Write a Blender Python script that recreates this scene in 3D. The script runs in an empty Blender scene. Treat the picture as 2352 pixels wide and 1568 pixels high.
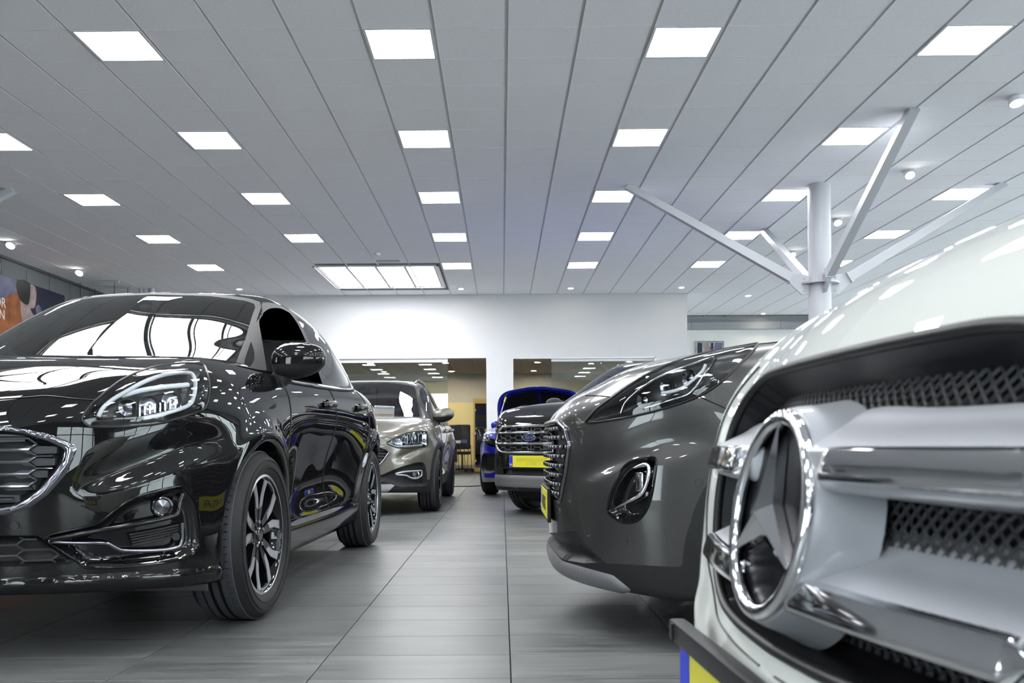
import bpy, bmesh, math, random, os
import numpy as np
from mathutils import Vector, Matrix
from mathutils.bvhtree import BVHTree

random.seed(7)
SC = bpy.context.scene
COL = SC.collection
ONLY = os.environ.get('ONLY', '')

# ------------------------------------------------------------------ camera
F_PX, CX, CY, ROLL, CAM_H = 2082.3, 1153.07, 1020.72, -0.0066, 0.6917
cd = bpy.data.cameras.new('camera')
cam = bpy.data.objects.new('camera', cd)
COL.objects.link(cam)
cam.location = (0, 0, CAM_H)
cam.rotation_euler = (Matrix.Rotation(math.pi / 2, 3, 'X') @ Matrix.Rotation(ROLL, 3, 'Z')).to_euler()
cd.sensor_width = 36.0
cd.lens = F_PX / 2352 * 36.0
cd.shift_x = (1176 - CX) / 2352
cd.shift_y = (CY - 784) / 2352
cd.clip_start = 0.02
cd.dof.use_dof = True
cd.dof.focus_distance = 4.2
cd.dof.aperture_fstop = 10.0
SC.camera = cam

SC.view_settings.view_transform = 'Standard'
SC.view_settings.look = 'None'
SC.view_settings.gamma = 1.0
SC.view_settings.use_curve_mapping = False
SC.view_settings.exposure = 0.80
SC.cycles.max_bounces = 5
SC.cycles.diffuse_bounces = 3
SC.cycles.glossy_bounces = 3
SC.cycles.transmission_bounces = 4
SC.cycles.transparent_max_bounces = 10
SC.cycles.caustics_refractive = False
SC.cycles.use_light_tree = False
SC.cycles.adaptive_threshold = 0.1
SC.cycles.adaptive_min_samples = 16
PANEL_E = 18.0        # luminance of the LED ceiling panels
SKY_E = 6.0

# ------------------------------------------------------------------ world: an overcast sky seen only through the window front
W = bpy.data.worlds.new('overcast_sky')
SC.world = W
W.use_nodes = True
_n = W.node_tree.nodes
_bg = _n['Background']
_bg.inputs[0].default_value = (0.86, 0.93, 1.0, 1)
_bg.inputs[1].default_value = SKY_E

# ------------------------------------------------------------------ helpers
def pix(P):
    """world points (n,3) -> photo pixels (n,2)"""
    P = np.asarray(P, float).reshape(-1, 3)
    X, Y, Z = P[:, 0], P[:, 1], P[:, 2] - CAM_H
    Y = np.where(Y < 0.05, 0.05, Y)
    u, v = X / Y, -Z / Y
    c, s = math.cos(ROLL), math.sin(ROLL)
    return np.stack([CX + F_PX * (c * u - s * v), CY + F_PX * (s * u + c * v)], 1)

def ray(px, py):
    u, v = (px - CX) / F_PX, (py - CY) / F_PX
    c, s = math.cos(ROLL), math.sin(ROLL)
    x, y = c * u + s * v, -s * u + c * v
    return Vector((0, 0, CAM_H)), Vector((x, 1.0, -y)).normalized()

def at(px, py, Y):
    o, d = ray(px, py)
    return o + d * (Y / d.y)

def tag(o, label=None, cat=None, group=None, kind=None):
    if label: o['label'] = label
    if cat: o['category'] = cat
    if group: o['group'] = group
    if kind: o['kind'] = kind
    return o

def empty(name, loc=(0, 0, 0), rz=0.0, label=None, cat=None, group=None):
    o = bpy.data.objects.new(name, None)
    COL.objects.link(o)
    o.location = loc
    o.rotation_euler = (0, 0, rz)
    o.empty_display_size = 0.1
    return tag(o, label, cat, group)

def link(name, me, mat=None, parent=None):
    o = bpy.data.objects.new(name, me)
    COL.objects.link(o)
    if mat is not None and len(me.materials) == 0:
        me.materials.append(mat)
    if parent is not None:
        o.parent = parent
    return o

def mesh(name, V, Fc, mat=None, parent=None, smooth=False, normals=None, auto=None):
    me = bpy.data.meshes.new(name)
    V = np.asarray(V, float)
    if isinstance(Fc, np.ndarray):
        n, k = Fc.shape
        me.vertices.add(len(V)); me.vertices.foreach_set('co', V.ravel())
        me.loops.add(n * k); me.loops.foreach_set('vertex_index', Fc.ravel().astype(np.int32))
        me.polygons.add(n)
        me.polygons.foreach_set('loop_start', np.arange(0, n * k, k, dtype=np.int32))
        me.update(calc_edges=True)
    else:
        me.from_pydata([tuple(v) for v in V], [], [tuple(f) for f in Fc])
        me.update()
    me.validate()
    if smooth and len(me.polygons):
        me.polygons.foreach_set('use_smooth', np.ones(len(me.polygons), bool))
        if normals is not None and len(normals) == len(me.vertices):
            me.normals_split_custom_set_from_vertices([tuple(v) for v in normals])
        elif auto is not None:
            try:
                me.set_sharp_from_angle(angle=math.radians(auto))
            except Exception:
                pass
    return link(name, me, mat, parent)

class MB:
    """collects simple solids into one mesh"""
    def __init__(s): s.V = []; s.F = []
    def add(s, V, F):
        b = len(s.V)
        s.V += [tuple(v) for v in V]
        s.F += [tuple(int(i) + b for i in f) for f in F]
        return s
    def box(s, x0, x1, y0, y1, z0, z1, M=None):
        V = [(x, y, z) for z in (z0, z1) for y in (y0, y1) for x in (x0, x1)]
        if M is not None: V = [M @ Vector(v) for v in V]
        return s.add(V, [(0, 2, 3, 1), (4, 5, 7, 6), (0, 1, 5, 4), (2, 6, 7, 3), (0, 4, 6, 2), (1, 3, 7, 5)])
    def cbox(s, x0, x1, y0, y1, z0, z1, c, M=None):
        """box with chamfered edges"""
        bm = bmesh.new()
        bmesh.ops.create_cube(bm, size=1.0)
        for v in bm.verts:
            v.co = Vector(((x0 + x1) / 2 + v.co.x * (x1 - x0), (y0 + y1) / 2 + v.co.y * (y1 - y0), (z0 + z1) / 2 + v.co.z * (z1 - z0)))
        bmesh.ops.bevel(bm, geom=bm.edges[:], offset=c, segments=2, affect='EDGES', profile=0.5)
        bm.verts.index_update()
        V = [v.co.copy() for v in bm.verts]
        if M is not None: V = [M @ v for v in V]
        s.add(V, [[v.index for v in f.verts] for f in bm.faces])
        bm.free()
        return s
    def lathe(s, prof, seg=32, axis='z', M=None, closed=False):
        """prof: list of (r, h)"""
        V = []; F = []
        n = len(prof)
        for i in range(seg):
            a = 2 * math.pi * i / seg
            for r, h in prof:
                p = (r * math.cos(a), r * math.sin(a), h)
                if axis == 'y': p = (p[0], h, p[1])
                if axis == 'x': p = (h, p[0], p[1])
                V.append(M @ Vector(p) if M is not None else p)
        for i in range(seg):
            j = (i + 1) % seg
            for k in range(n if closed else n - 1):
                l = (k + 1) % n
                F.append((i * n + k, j * n + k, j * n + l, i * n + l))
        return s.add(V, F)
    def tube(s, pts, r, seg=8, closed=False, flat=1.0, up=None):
        V, F = tube(pts, r, seg, closed, flat, up)
        return s.add(V, F)
    def prism(s, poly, h0, h1, M=None):
        """poly: list of (x, y); extruded along z"""
        n = len(poly)
        V = [(x, y, h0) for x, y in poly] + [(x, y, h1) for x, y in poly]
        if M is not None: V = [M @ Vector(v) for v in V]
        F = [tuple(range(n))[::-1], tuple(range(n, 2 * n))] + [(i, (i + 1) % n, n + (i + 1) % n, n + i) for i in range(n)]
        return s.add(V, F)
    def build(s, name, mat, parent=None, smooth=False, auto=30):
        return mesh(name, s.V, s.F, mat, parent, smooth, auto=auto)

def tube(pts, r, seg=8, closed=False, flat=1.0, up=None):
    P = [Vector(p) for p in pts]
    n = len(P)
    rr = r if hasattr(r, '__len__') else [r] * n
    V = []; F = []
    prevn = None
    for i in range(n):
        a = P[(i - 1) % n] if (closed or i > 0) else P[i]
        b = P[(i + 1) % n] if (closed or i < n - 1) else P[i]
        t = (b - a)
        if t.length < 1e-9: t = Vector((0, 0, 1))
        t.normalize()
        if up is not None:
            u = up[i] if hasattr(up[0], '__len__') else up
            nn = Vector(u)
        elif prevn is None:
            nn = Vector((0, 0, 1)) if abs(t.z) < 0.9 else Vector((1, 0, 0))
        else:
            nn = prevn
        nn = (nn - t * nn.dot(t))
        if nn.length < 1e-6: nn = t.orthogonal()
        nn.normalize(); prevn = nn
        bb = t.cross(nn)
        for k in range(seg):
            ang = 2 * math.pi * k / seg
            V.append(P[i] + nn * (math.cos(ang) * rr[i] * flat) + bb * (math.sin(ang) * rr[i]))
    m = n if closed else n - 1
    for i in range(m):
        j = (i + 1) % n
        for k in range(seg):
            l = (k + 1) % seg
            F.append((i * seg + k, j * seg + k, j * seg + l, i * seg + l))
    if not closed:
        F.append(tuple(range(seg))[::-1]); F.append(tuple(range((n - 1) * seg, n * seg)))
    return V, F

def crom(pts, n=8, closed=False):
    """Catmull-Rom through the points"""
    P = np.asarray(pts, float); m = len(P); out = []
    for i in range(m if closed else m - 1):
        if closed:
            a, b, c, d = P[(i - 1) % m], P[i], P[(i + 1) % m], P[(i + 2) % m]
        else:
            a, b, c, d = P[max(i - 1, 0)], P[i], P[i + 1], P[min(i + 2, m - 1)]
        for t in np.arange(n) / n:
            out.append(0.5 * (2 * b + (c - a) * t + (2 * a - 5 * b + 4 * c - d) * t * t + (3 * b - a - 3 * c + d) * t ** 3))
    if not closed: out.append(P[-1])
    return np.array(out)

def dens(pts, n=6, closed=False):
    """straight densify"""
    P = np.asarray(pts, float); m = len(P); out = []
    for i in range(m if closed else m - 1):
        for t in np.arange(n) / n:
            out.append(P[i] * (1 - t) + P[(i + 1) % m] * t)
    if not closed: out.append(P[-1])
    return np.array(out)

# ------------------------------------------------------------------ materials
MATS = {}
def mat(name, base=(0.8, 0.8, 0.8), rough=0.5, metal=0.0, coat=0.0, coatr=0.02, spec=0.5, emit=None, es=1.0, var=0.0, vscale=30.0, bump=0.0, bscale=200.0, ior=None):
    if name in MATS: return MATS[name]
    m = bpy.data.materials.new(name); m.use_nodes = True
    nt = m.node_tree; b = nt.nodes['Principled BSDF']
    b.inputs['Base Color'].default_value = (*base, 1)
    b.inputs['Roughness'].default_value = rough
    b.inputs['Metallic'].default_value = metal
    b.inputs['Coat Weight'].default_value = coat
    b.inputs['Coat Roughness'].default_value = coatr
    b.inputs['Specular IOR Level'].default_value = spec
    if ior: b.inputs['IOR'].default_value = ior
    if emit is not None:
        b.inputs['Emission Color'].default_value = (*emit, 1)
        b.inputs['Emission Strength'].default_value = es
    if var or bump:
        tc = nt.nodes.new('ShaderNodeTexCoord')
    if var:
        nz = nt.nodes.new('ShaderNodeTexNoise'); nz.inputs['Scale'].default_value = vscale; nz.inputs['Detail'].default_value = 2
        nt.links.new(tc.outputs['Object'], nz.inputs['Vector'])
        cr = nt.nodes.new('ShaderNodeMapRange')
        cr.inputs['From Min'].default_value = 0.3; cr.inputs['From Max'].default_value = 0.7
        cr.inputs['To Min'].default_value = 1 - var; cr.inputs['To Max'].default_value = 1 + var
        nt.links.new(nz.outputs['Fac'], cr.inputs['Value'])
        mx = nt.nodes.new('ShaderNodeVectorMath'); mx.operation = 'SCALE'
        mx.inputs[0].default_value = base
        nt.links.new(cr.outputs['Result'], mx.inputs['Scale'])
        nt.links.new(mx.outputs['Vector'], b.inputs['Base Color'])
    if bump:
        n2 = nt.nodes.new('ShaderNodeTexNoise'); n2.inputs['Scale'].default_value = bscale; n2.inputs['Detail'].default_value = 3
        nt.links.new(tc.outputs['Object'], n2.inputs['Vector'])
        bp = nt.nodes.new('ShaderNodeBump'); bp.inputs['Strength'].default_value = bump; bp.inputs['Distance'].default_value = 0.002
        nt.links.new(n2.outputs['Fac'], bp.inputs['Height'])
        nt.links.new(bp.outputs['Normal'], b.inputs['Normal'])
    MATS[name] = m
    return m

def glass(name, tint=(0.9, 0.95, 0.95), ior=1.5, refl=1.0):
    """thin pane: clear transmission with a Fresnel reflection on top"""
    if name in MATS: return MATS[name]
    m = bpy.data.materials.new(name); m.use_nodes = True
    nt = m.node_tree; nt.nodes.remove(nt.nodes['Principled BSDF'])
    out = nt.nodes['Material Output']
    tr = nt.nodes.new('ShaderNodeBsdfTransparent'); tr.inputs[0].default_value = (*tint, 1)
    gl = nt.nodes.new('ShaderNodeBsdfGlossy'); gl.inputs['Roughness'].default_value = 0.0
    gl.inputs[0].default_value = (1, 1, 1, 1)
    fr = nt.nodes.new('ShaderNodeFresnel'); fr.inputs[0].default_value = ior
    ml = nt.nodes.new('ShaderNodeMath'); ml.operation = 'MULTIPLY'; ml.inputs[1].default_value = refl; ml.use_clamp = True
    nt.links.new(fr.outputs[0], ml.inputs[0])
    mx = nt.nodes.new('ShaderNodeMixShader')
    nt.links.new(ml.outputs[0], mx.inputs[0]); nt.links.new(tr.outputs[0], mx.inputs[1]); nt.links.new(gl.outputs[0], mx.inputs[2])
    nt.links.new(mx.outputs[0], out.inputs['Surface'])
    MATS[name] = m
    return m

def paint(name, base, flake=0.0, rough=0.35):
    """car paint: coloured base, metallic flakes, clear coat"""
    if name in MATS: return MATS[name]
    m = mat(name, base, rough, metal=flake, coat=1.0, coatr=0.01, spec=0.5 if flake else 0.0)
    if flake:
        nt = m.node_tree; b = nt.nodes['Principled BSDF']
        tc = nt.nodes.new('ShaderNodeTexCoord')
        v = nt.nodes.new('ShaderNodeTexVoronoi'); v.inputs['Scale'].default_value = 900
        nt.links.new(tc.outputs['Object'], v.inputs['Vector'])
        mr = nt.nodes.new('ShaderNodeMapRange'); mr.inputs['To Min'].default_value = 0.75; mr.inputs['To Max'].default_value = 1.3
        nt.links.new(v.outputs['Color'], mr.inputs['Value'])
        sc = nt.nodes.new('ShaderNodeVectorMath'); sc.operation = 'SCALE'; sc.inputs[0].default_value = base
        nt.links.new(mr.outputs['Result'], sc.inputs['Scale']); nt.links.new(sc.outputs['Vector'], b.inputs['Base Color'])
    return m

M_TILE = mat('ceiling_tile_mineral', (0.90, 0.892, 0.93), 0.9, var=0.05, vscale=90)
M_TEE = mat('ceiling_grid_metal', (0.55, 0.56, 0.57), 0.5)
M_BACK = mat('ceiling_void', (0.22, 0.22, 0.23), 0.9)
M_LED = mat('led_diffuser', (0.9, 0.9, 0.9), 0.5, emit=(0.985, 0.99, 1.0), es=PANEL_E)
M_SKYL = mat('luminous_ceiling_panel', (0.9, 0.9, 0.9), 0.5, emit=(0.98, 0.99, 1.0), es=PANEL_E * 0.55)
M_FRAMEW = mat('white_powder_coat', (0.72, 0.73, 0.75), 0.4)
M_SPOT = mat('halogen_lamp', (1, 1, 1), 0.4, emit=(1.0, 0.92, 0.74), es=60)
M_SPOTC = mat('led_spot_lamp', (1, 1, 1), 0.4, emit=(0.98, 1.0, 0.96), es=40)
M_WARM = mat('warm_downlight', (1, 1, 1), 0.4, emit=(1.0, 0.88, 0.62), es=200)
M_WALL = mat('white_wall_plaster', (0.62, 0.625, 0.645), 0.75, var=0.012, vscale=3)
M_WALLG = mat('grey_wall_panel', (0.15, 0.155, 0.162), 0.6, var=0.02, vscale=8)
M_WALLR = mat('pale_wall', (0.88, 0.87, 0.84), 0.75, var=0.012, vscale=3)
M_BEIGE = mat('office_wall', (0.58, 0.565, 0.53), 0.8, var=0.02, vscale=4)
M_STEEL = mat('white_painted_steel', (0.52, 0.53, 0.57), 0.38)
M_DARK = mat('dark_plastic', (0.010, 0.010, 0.012), 0.45, spec=0.35, bump=0.1, bscale=600)
M_CLAD = mat('grained_black_cladding', (0.012, 0.012, 0.014), 0.45, spec=0.35, bump=0.25, bscale=700)
M_GLOSSB = mat('gloss_black_plastic', (0.006, 0.006, 0.007), 0.06)
M_PIANO = mat('satin_grey_plastic', (0.035, 0.035, 0.04), 0.35)
M_RUB = mat('rubber_tyre', (0.016, 0.016, 0.018), 0.6, spec=0.35, var=0.12, vscale=40, bump=0.15, bscale=300)
M_TREAD = mat('rubber_tread', (0.05, 0.052, 0.062), 0.7, var=0.1, vscale=60)
M_CHROME = mat('chrome', (0.80, 0.81, 0.84), 0.06, metal=1.0)
M_DCHROME = mat('dark_chrome', (0.22, 0.22, 0.25), 0.14, metal=1.0)
M_ALU = mat('machined_aluminium', (0.62, 0.62, 0.66), 0.28, metal=0.85)
M_SILVER = mat('silver_paint_plastic', (0.46, 0.47, 0.50), 0.32, metal=0.55, coat=0.6)
M_REFL = mat('lamp_reflector', (0.75, 0.77, 0.82), 0.12, metal=1.0)
M_LEDRING = mat('light_guide_frosted', (0.96, 0.97, 1.0), 0.35)
M_SATIN = mat('satin_silver_plastic', (0.36, 0.37, 0.40), 0.42, metal=0.25, coat=0.3, coatr=0.06)
M_HOUS = mat('lamp_bezel_black', (0.014, 0.014, 0.016), 0.3)
M_LENS = glass('headlamp_lens', (0.93, 0.95, 0.97), 1.5, 1.1)
M_SEAL = mat('window_seal_grey', (0.014, 0.014, 0.016), 0.5, spec=0.3)
M_STUD = mat('black_chrome', (0.16, 0.16, 0.175), 0.12, metal=1.0)
M_GLASS = glass('car_window_glass', (0.78, 0.83, 0.82), 1.52, 1.25)
M_GLASSD = glass('privacy_glass', (0.10, 0.11, 0.115), 1.52, 1.25)
M_PANE = glass('showroom_glass', (0.93, 0.96, 0.94), 1.52, 1.35)
M_INT = mat('car_interior_black', (0.012, 0.012, 0.013), 0.7)
M_SEAT = mat('seat_fabric', (0.035, 0.035, 0.04), 0.85, bump=0.2, bscale=500)
M_YEL = mat('plate_yellow', (0.62, 0.58, 0.03), 0.35)
M_PBLUE = mat('plate_blue', (0.01, 0.03, 0.55), 0.35)
M_PBLK = mat('plate_black', (0.01, 0.01, 0.01), 0.4)
M_WHITE = mat('white_print', (0.85, 0.85, 0.86), 0.5)
# ------------------------------------------------------------------ room constants
CEIL = CAM_H + 3.4205
GX, GY = 0.0613, 7.4404           # ceiling grid origin
FX, FY = 0.0221, 2.6857           # floor grid origin
XL, XR = -8.86, 12.9              # side walls
YB, YF, YF2 = -7.4, 20.65, 24.5   # window front behind the camera, partition, far wall
def gx(c): return GX + 0.6 * c
def gy(r): return GY + 0.6 * r

def floor_mat():
    m = bpy.data.materials.new('porcelain_tile'); m.use_nodes = True
    nt = m.node_tree; b = nt.nodes['Principled BSDF']; N = nt.nodes.new; L = nt.links.new
    g = N('ShaderNodeNewGeometry')
    # cell id per 0.6 x 0.3 tile
    sub = N('ShaderNodeVectorMath'); sub.operation = 'SUBTRACT'; sub.inputs[1].default_value = (FX, FY, 0); L(g.outputs['Position'], sub.inputs[0])
    dv = N('ShaderNodeVectorMath'); dv.operation = 'DIVIDE'; dv.inputs[1].default_value = (0.6, 0.3, 1); L(sub.outputs[0], dv.inputs[0])
    fl = N('ShaderNodeVectorMath'); fl.operation = 'FLOOR'; L(dv.outputs[0], fl.inputs[0])
    wn = N('ShaderNodeTexWhiteNoise'); wn.noise_dimensions = '2D'; L(fl.outputs[0], wn.inputs['Vector'])
    off = N('ShaderNodeVectorMath'); off.operation = 'SCALE'; off.inputs['Scale'].default_value = 7.0; L(wn.outputs['Color'], off.inputs[0])
    ad = N('ShaderNodeVectorMath'); ad.operation = 'ADD'; L(g.outputs['Position'], ad.inputs[0]); L(off.outputs[0], ad.inputs[1])
    st = N('ShaderNodeVectorMath'); st.operation = 'MULTIPLY'; st.inputs[1].default_value = (1.1, 17, 1); L(ad.outputs[0], st.inputs[0])
    n1 = N('ShaderNodeTexNoise'); n1.inputs['Scale'].default_value = 1.6; n1.inputs['Detail'].default_value = 5; n1.inputs['Roughness'].default_value = 0.62; L(st.outputs[0], n1.inputs['Vector'])
    n2 = N('ShaderNodeTexNoise'); n2.inputs['Scale'].default_value = 2.4; n2.inputs['Detail'].default_value = 3; L(ad.outputs[0], n2.inputs['Vector'])
    mixn = N('ShaderNodeMath'); mixn.operation = 'MULTIPLY_ADD'; mixn.inputs[1].default_value = 0.55; L(n2.outputs['Fac'], mixn.inputs[0]); L(n1.outputs['Fac'], mixn.inputs[2])
    tv = N('ShaderNodeMath'); tv.operation = 'MULTIPLY_ADD'; tv.inputs[1].default_value = 0.10; L(wn.outputs['Value'], tv.inputs[0]); L(mixn.outputs[0], tv.inputs[2])
    cr = N('ShaderNodeValToRGB'); L(tv.outputs[0], cr.inputs[0])
    e = cr.color_ramp.elements
    e[0].position = 0.50; e[0].color = (0.068, 0.071, 0.073, 1)
    e[1].position = 1.15 if False else 1.0; e[1].color = (0.152, 0.157, 0.154, 1)
    mid = cr.color_ramp.elements.new(0.8); mid.color = (0.108, 0.112, 0.112, 1)
    L(cr.outputs[0], b.inputs['Base Color'])
    rr = N('ShaderNodeMapRange'); rr.inputs['To Min'].default_value = 0.26; rr.inputs['To Max'].default_value = 0.46; L(n1.outputs['Fac'], rr.inputs['Value']); L(rr.outputs[0], b.inputs['Roughness'])
    b.inputs['Specular IOR Level'].default_value = 0.32
    return m
M_FLOOR = floor_mat()
M_GROUT = mat('tile_grout', (0.085, 0.086, 0.086), 0.85, var=0.1, vscale=20)

# floor: bed of grout, the nearest tiles one by one, the rest joined
fl = MB().box(XL - 1, XR + 1, YB, YF2 + 6, -0.12, -0.012).build('floor', M_GROUT)
tag(fl, kind='structure')
def tile_me(name, lx, ly, t, m):
    bm = bmesh.new(); bmesh.ops.create_cube(bm, size=1)
    for v in bm.verts: v.co = Vector((v.co.x * lx, v.co.y * ly, v.co.z * t))
    bmesh.ops.bevel(bm, geom=[e for e in bm.edges if all(v.co.z * (1 if t > 0 else -1) > 0 for v in e.verts)], offset=0.0012, segments=1, affect='EDGES')
    me = bpy.data.meshes.new(name); bm.to_mesh(me); bm.free(); me.materials.append(m)
    return me
FT = tile_me('floor_tile', 0.6 - 0.0032, 0.3 - 0.0020, 0.012, M_FLOOR)
cells = []
for c in range(-15, 22):
    for r in range(-34, 62):
        x, y = FX + 0.6 * (c + .5), FY + 0.3 * (r + .5)
        if not (XL < x < XR and YB < y < YF): continue
        p = pix([(x, y, 0)])[0]
        vis = y > 1.6 and -150 < p[0] < 2500 and p[1] < 1640
        cells.append((0 if vis else 1, y, x))
cells.sort()
rest = MB()
for i, (v, y, x) in enumerate(cells):
    if i < 300:
        o = link('floor_tile', FT, None, fl); o.location = (x, y, -0.006)
    else:
        rest.box(x - .2979, x + .2979, y - .1489, y + .1489, -0.012, 0)
tag(rest.build('floor_tile_field', M_FLOOR, fl), kind='stuff')

# ceiling
ce = MB().box(XL - 1, XR + 1, YB, YF2 + .2, CEIL + 0.018, CEIL + 0.1).build('ceiling', M_BACK)
tag(ce, kind='structure')
LCOLS = (-10, -6, -2, 2, 6, 10, 14)
LROWS = (-20, -16, -12, -8, -4, 0, 4, 8, 12, 16)
SKY1 = (gx(-6) - .06, gx(-2) - .06, 17.3, 19.7)      # luminous ceiling in view
SKY2 = (gx(-7) - .06, gx(-2) - .06, gy(-5), gy(-1))                          # its sister over the camera
def in_sky(x, y):
    return any(s[0] - .05 < x < s[1] + .05 and s[2] - .05 < y < s[3] + .05 for s in (SKY1, SKY2))
CT = tile_me('ceiling_tile', 0.574, 0.5935, -0.016, M_TILE)
lights = set((c, r) for c in LCOLS for r in LROWS)
cells = []
for c in range(-16, 22):
    for r in range(-25, 29):
        x, y = gx(c + .5), gy(r + .5)
        if not (XL - .2 < x < XR and YB < y < YF2): continue
        if (c, r) in lights and not in_sky(x, y): continue
        if in_sky(x, y): continue
        if x < 4.2 and y > YF: continue
        p = pix([(x, y, CEIL)])[0]
        vis = y > 5 and -100 < p[0] < 2450 and p[1] > -60
        cells.append((0 if vis else 1, y, x))
cells.sort()
rest = MB()
for i, (v, y, x) in enumerate(cells):
    if i < 300:
        o = link('ceiling_tile', CT, None, ce); o.location = (x, y, CEIL + 0.008)
    else:
        rest.box(x - .287, x + .287, y - .29675, y + .29675, CEIL, CEIL + .016)
tag(rest.build('ceiling_tile_field', M_TILE, ce), kind='stuff')
tee = None
for c in range(-15, 22):
    me = MB().box(gx(c) - .012, gx(c) + .012, YB, (YF if gx(c) < 4.2 else YF2), CEIL + .004, CEIL + .017)
    me.build('ceiling_runner', M_TEE, ce)

# LED panels
def led_parts():
    fr = MB()
    for x0, x1, y0, y1 in ((-.287, .287, -.298, -.276), (-.287, .287, .276, .298), (-.287, -.265, -.276, .276), (.265, .287, -.276, .276)):
        fr.box(x0, x1, y0, y1, -0.004, 0.014)
    return fr
ROWN = {0: 'nearest', 4: 'second', 8: 'third', 12: 'fourth', 16: 'farthest'}
COLN = {-10: 'leftmost', -6: 'second from left', -2: 'left of centre', 2: 'right of centre', 6: 'second from right', 10: 'rightmost'}
f_me = d_me = None
for c in LCOLS:
    for r in LROWS:
        x, y = gx(c + .5), gy(r + .5)
        if in_sky(x, y): continue
        if r in ROWN and c in COLN:
            lab = 'square white LED ceiling panel, %s row, %s column' % (ROWN[r], COLN[c])
        else:
            lab = 'square LED ceiling panel outside the picture, %s, %s column' % ({-4: 'row by the skylight', -8: 'row over the camera', -12: 'row behind the camera', -16: 'row nearer the windows', -20: 'window row'}.get(r, ROWN.get(r, '') + ' visible row'), COLN.get(c, 'outermost right'))
        t = empty('ceiling_light', (x, y, CEIL), 0, lab, 'ceiling light', 'LED panels in the tile ceiling')
        if f_me is None:
            a = led_parts().build('panel_frame', M_FRAMEW, t); f_me = a.data
            b = MB().box(-.265, .265, -.276, .276, 0.0, 0.014).build('diffuser', M_LED, t); d_me = b.data
        else:
            link('panel_frame', f_me, None, t); link('diffuser', d_me, None, t)

def luminous(s, nx, ny, label):
    x0, x1, y0, y1 = s
    t = empty('luminous_ceiling', ((x0 + x1) / 2, (y0 + y1) / 2, CEIL), 0, label, 'skylight')
    w, d = (x1 - x0) / 2, (y1 - y0) / 2
    fr = MB()
    for k in (0.0, 0.045):
        for a, b, c_, d_ in ((-w + k, w - k, -d + k, -d + k + .03), (-w + k, w - k, d - k - .03, d - k), (-w + k, -w + k + .03, -d + k, d - k), (w - k - .03, w - k, -d + k, d - k)):
            fr.box(a, b, c_, d_, -0.012 + k * .6, 0.02 + k * .1)
    fr.build('outer_frame', M_FRAMEW, t)
    iw, idp = w - .085, d - .085
    for i in range(nx):
        for j in range(ny):
            a0, a1 = -iw + 2 * iw * i / nx, -iw + 2 * iw * (i + 1) / nx
            b0, b1 = -idp + 2 * idp * j / ny, -idp + 2 * idp * (j + 1) / ny
            MB().box(a0 + .02, a1 - .02, b0 + .02, b1 - .02, 0.012, 0.02).build('light_panel', M_SKYL, t)
    for i in range(1, nx):
        xx = -iw + 2 * iw * i / nx
        MB().box(xx - .024, xx + .024, -idp, idp, -0.012, 0.02).build('glazing_bar', M_TEE, t)
    for j in range(1, ny):
        yy = -idp + 2 * idp * j / ny
        MB().box(-iw, iw, yy - .024, yy + .024, -0.010, 0.02).build('glazing_bar', M_TEE, t)
luminous(SKY1, 4, 1, 'long luminous ceiling of four white panes near the back wall')
luminous(SKY2, 5, 2, 'luminous ceiling of white panes over the near end of the showroom')

# walls
def struct(name, mb, m, parent=None):
    o = mb.build(name, m, parent)
    if parent is None: tag(o, kind='structure')
    return o
wl = struct('wall_left', MB().box(XL - .3, XL - .012, -1.0, YF2, 0, CEIL + .02).box(XL - .3, XL - .012, YB, -1.0, 0, .45).box(XL - .3, XL - .012, YB, -1.0, 3.55, CEIL + .02), M_WALLG)
for i in range(3):
    y0, y1 = YB + i * (-1.0 - YB) / 3, YB + (i + 1) * (-1.0 - YB) / 3
    t = empty('window_%d' % (i + 40), (XL - .1, (y0 + y1) / 2, 0)); tag(t, kind='structure')
    w = (y1 - y0) / 2
    MB().box(-.06, .06, -w, -w + .05, .45, 3.55).box(-.06, .06, w - .05, w, .45, 3.55).box(-.06, .06, -w, w, .45, .52).box(-.06, .06, -w, w, 3.48, 3.55).box(-.05, .05, -w, w, 2.6, 2.66).build('window_frame', M_DARK, t)
    for a, b in ((.52, 2.6), (2.66, 3.48)): MB().box(-.005, .005, -w + .05, w - .05, a, b).build('pane', M_PANE, t)
for i in range(24):                                   # cladding panels with open joints
    y0 = 0.6 + i * 0.86
    if y0 + .86 > YF: break
    MB().cbox(XL - .012, XL, y0 + .004, y0 + .852, 0.1, CEIL - .06, .003).build('wall_panel', M_WALLG, wl)
struct('trim_1', MB().box(XL - .012, XL + .03, 0, YF, CEIL - .05, CEIL + .01), mat('dark_trim', (.08, .08, .085), .5))
struct('wall_right', MB().box(XR, XR + .3, YB, YF2, 0, .45).box(XR, XR + .3, YB, YF2, 3.55, CEIL + .02).box(XR, XR + .3, 24.3, YF2, .45, 3.55), M_WALLR)
for i in range(13):
    y0, y1 = YB + i * (24.3 - YB) / 13, YB + (i + 1) * (24.3 - YB) / 13
    t = empty('window_%d' % (i + 20), (XR + .1, (y0 + y1) / 2, 0)); tag(t, kind='structure')
    w = (y1 - y0) / 2
    MB().box(-.06, .06, -w, -w + .05, .45, 3.55).box(-.06, .06, w - .05, w, .45, 3.55).box(-.06, .06, -w, w, .45, .52).box(-.06, .06, -w, w, 3.48, 3.55).box(-.05, .05, -w, w, 2.6, 2.66).build('window_frame', M_DARK, t)
    for a, b in ((.52, 2.6), (2.66, 3.48)): MB().box(-.005, .005, -w + .05, w - .05, a, b).build('pane', M_PANE, t)
OT = 2.666
XA0, XA1, XB0, XB1, XE = -4.6, -0.347, 0.268, 3.52, 4.235
wf = MB()
wf.box(XL, XA0, YF, YF + .28, 0, CEIL + .02)
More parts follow.
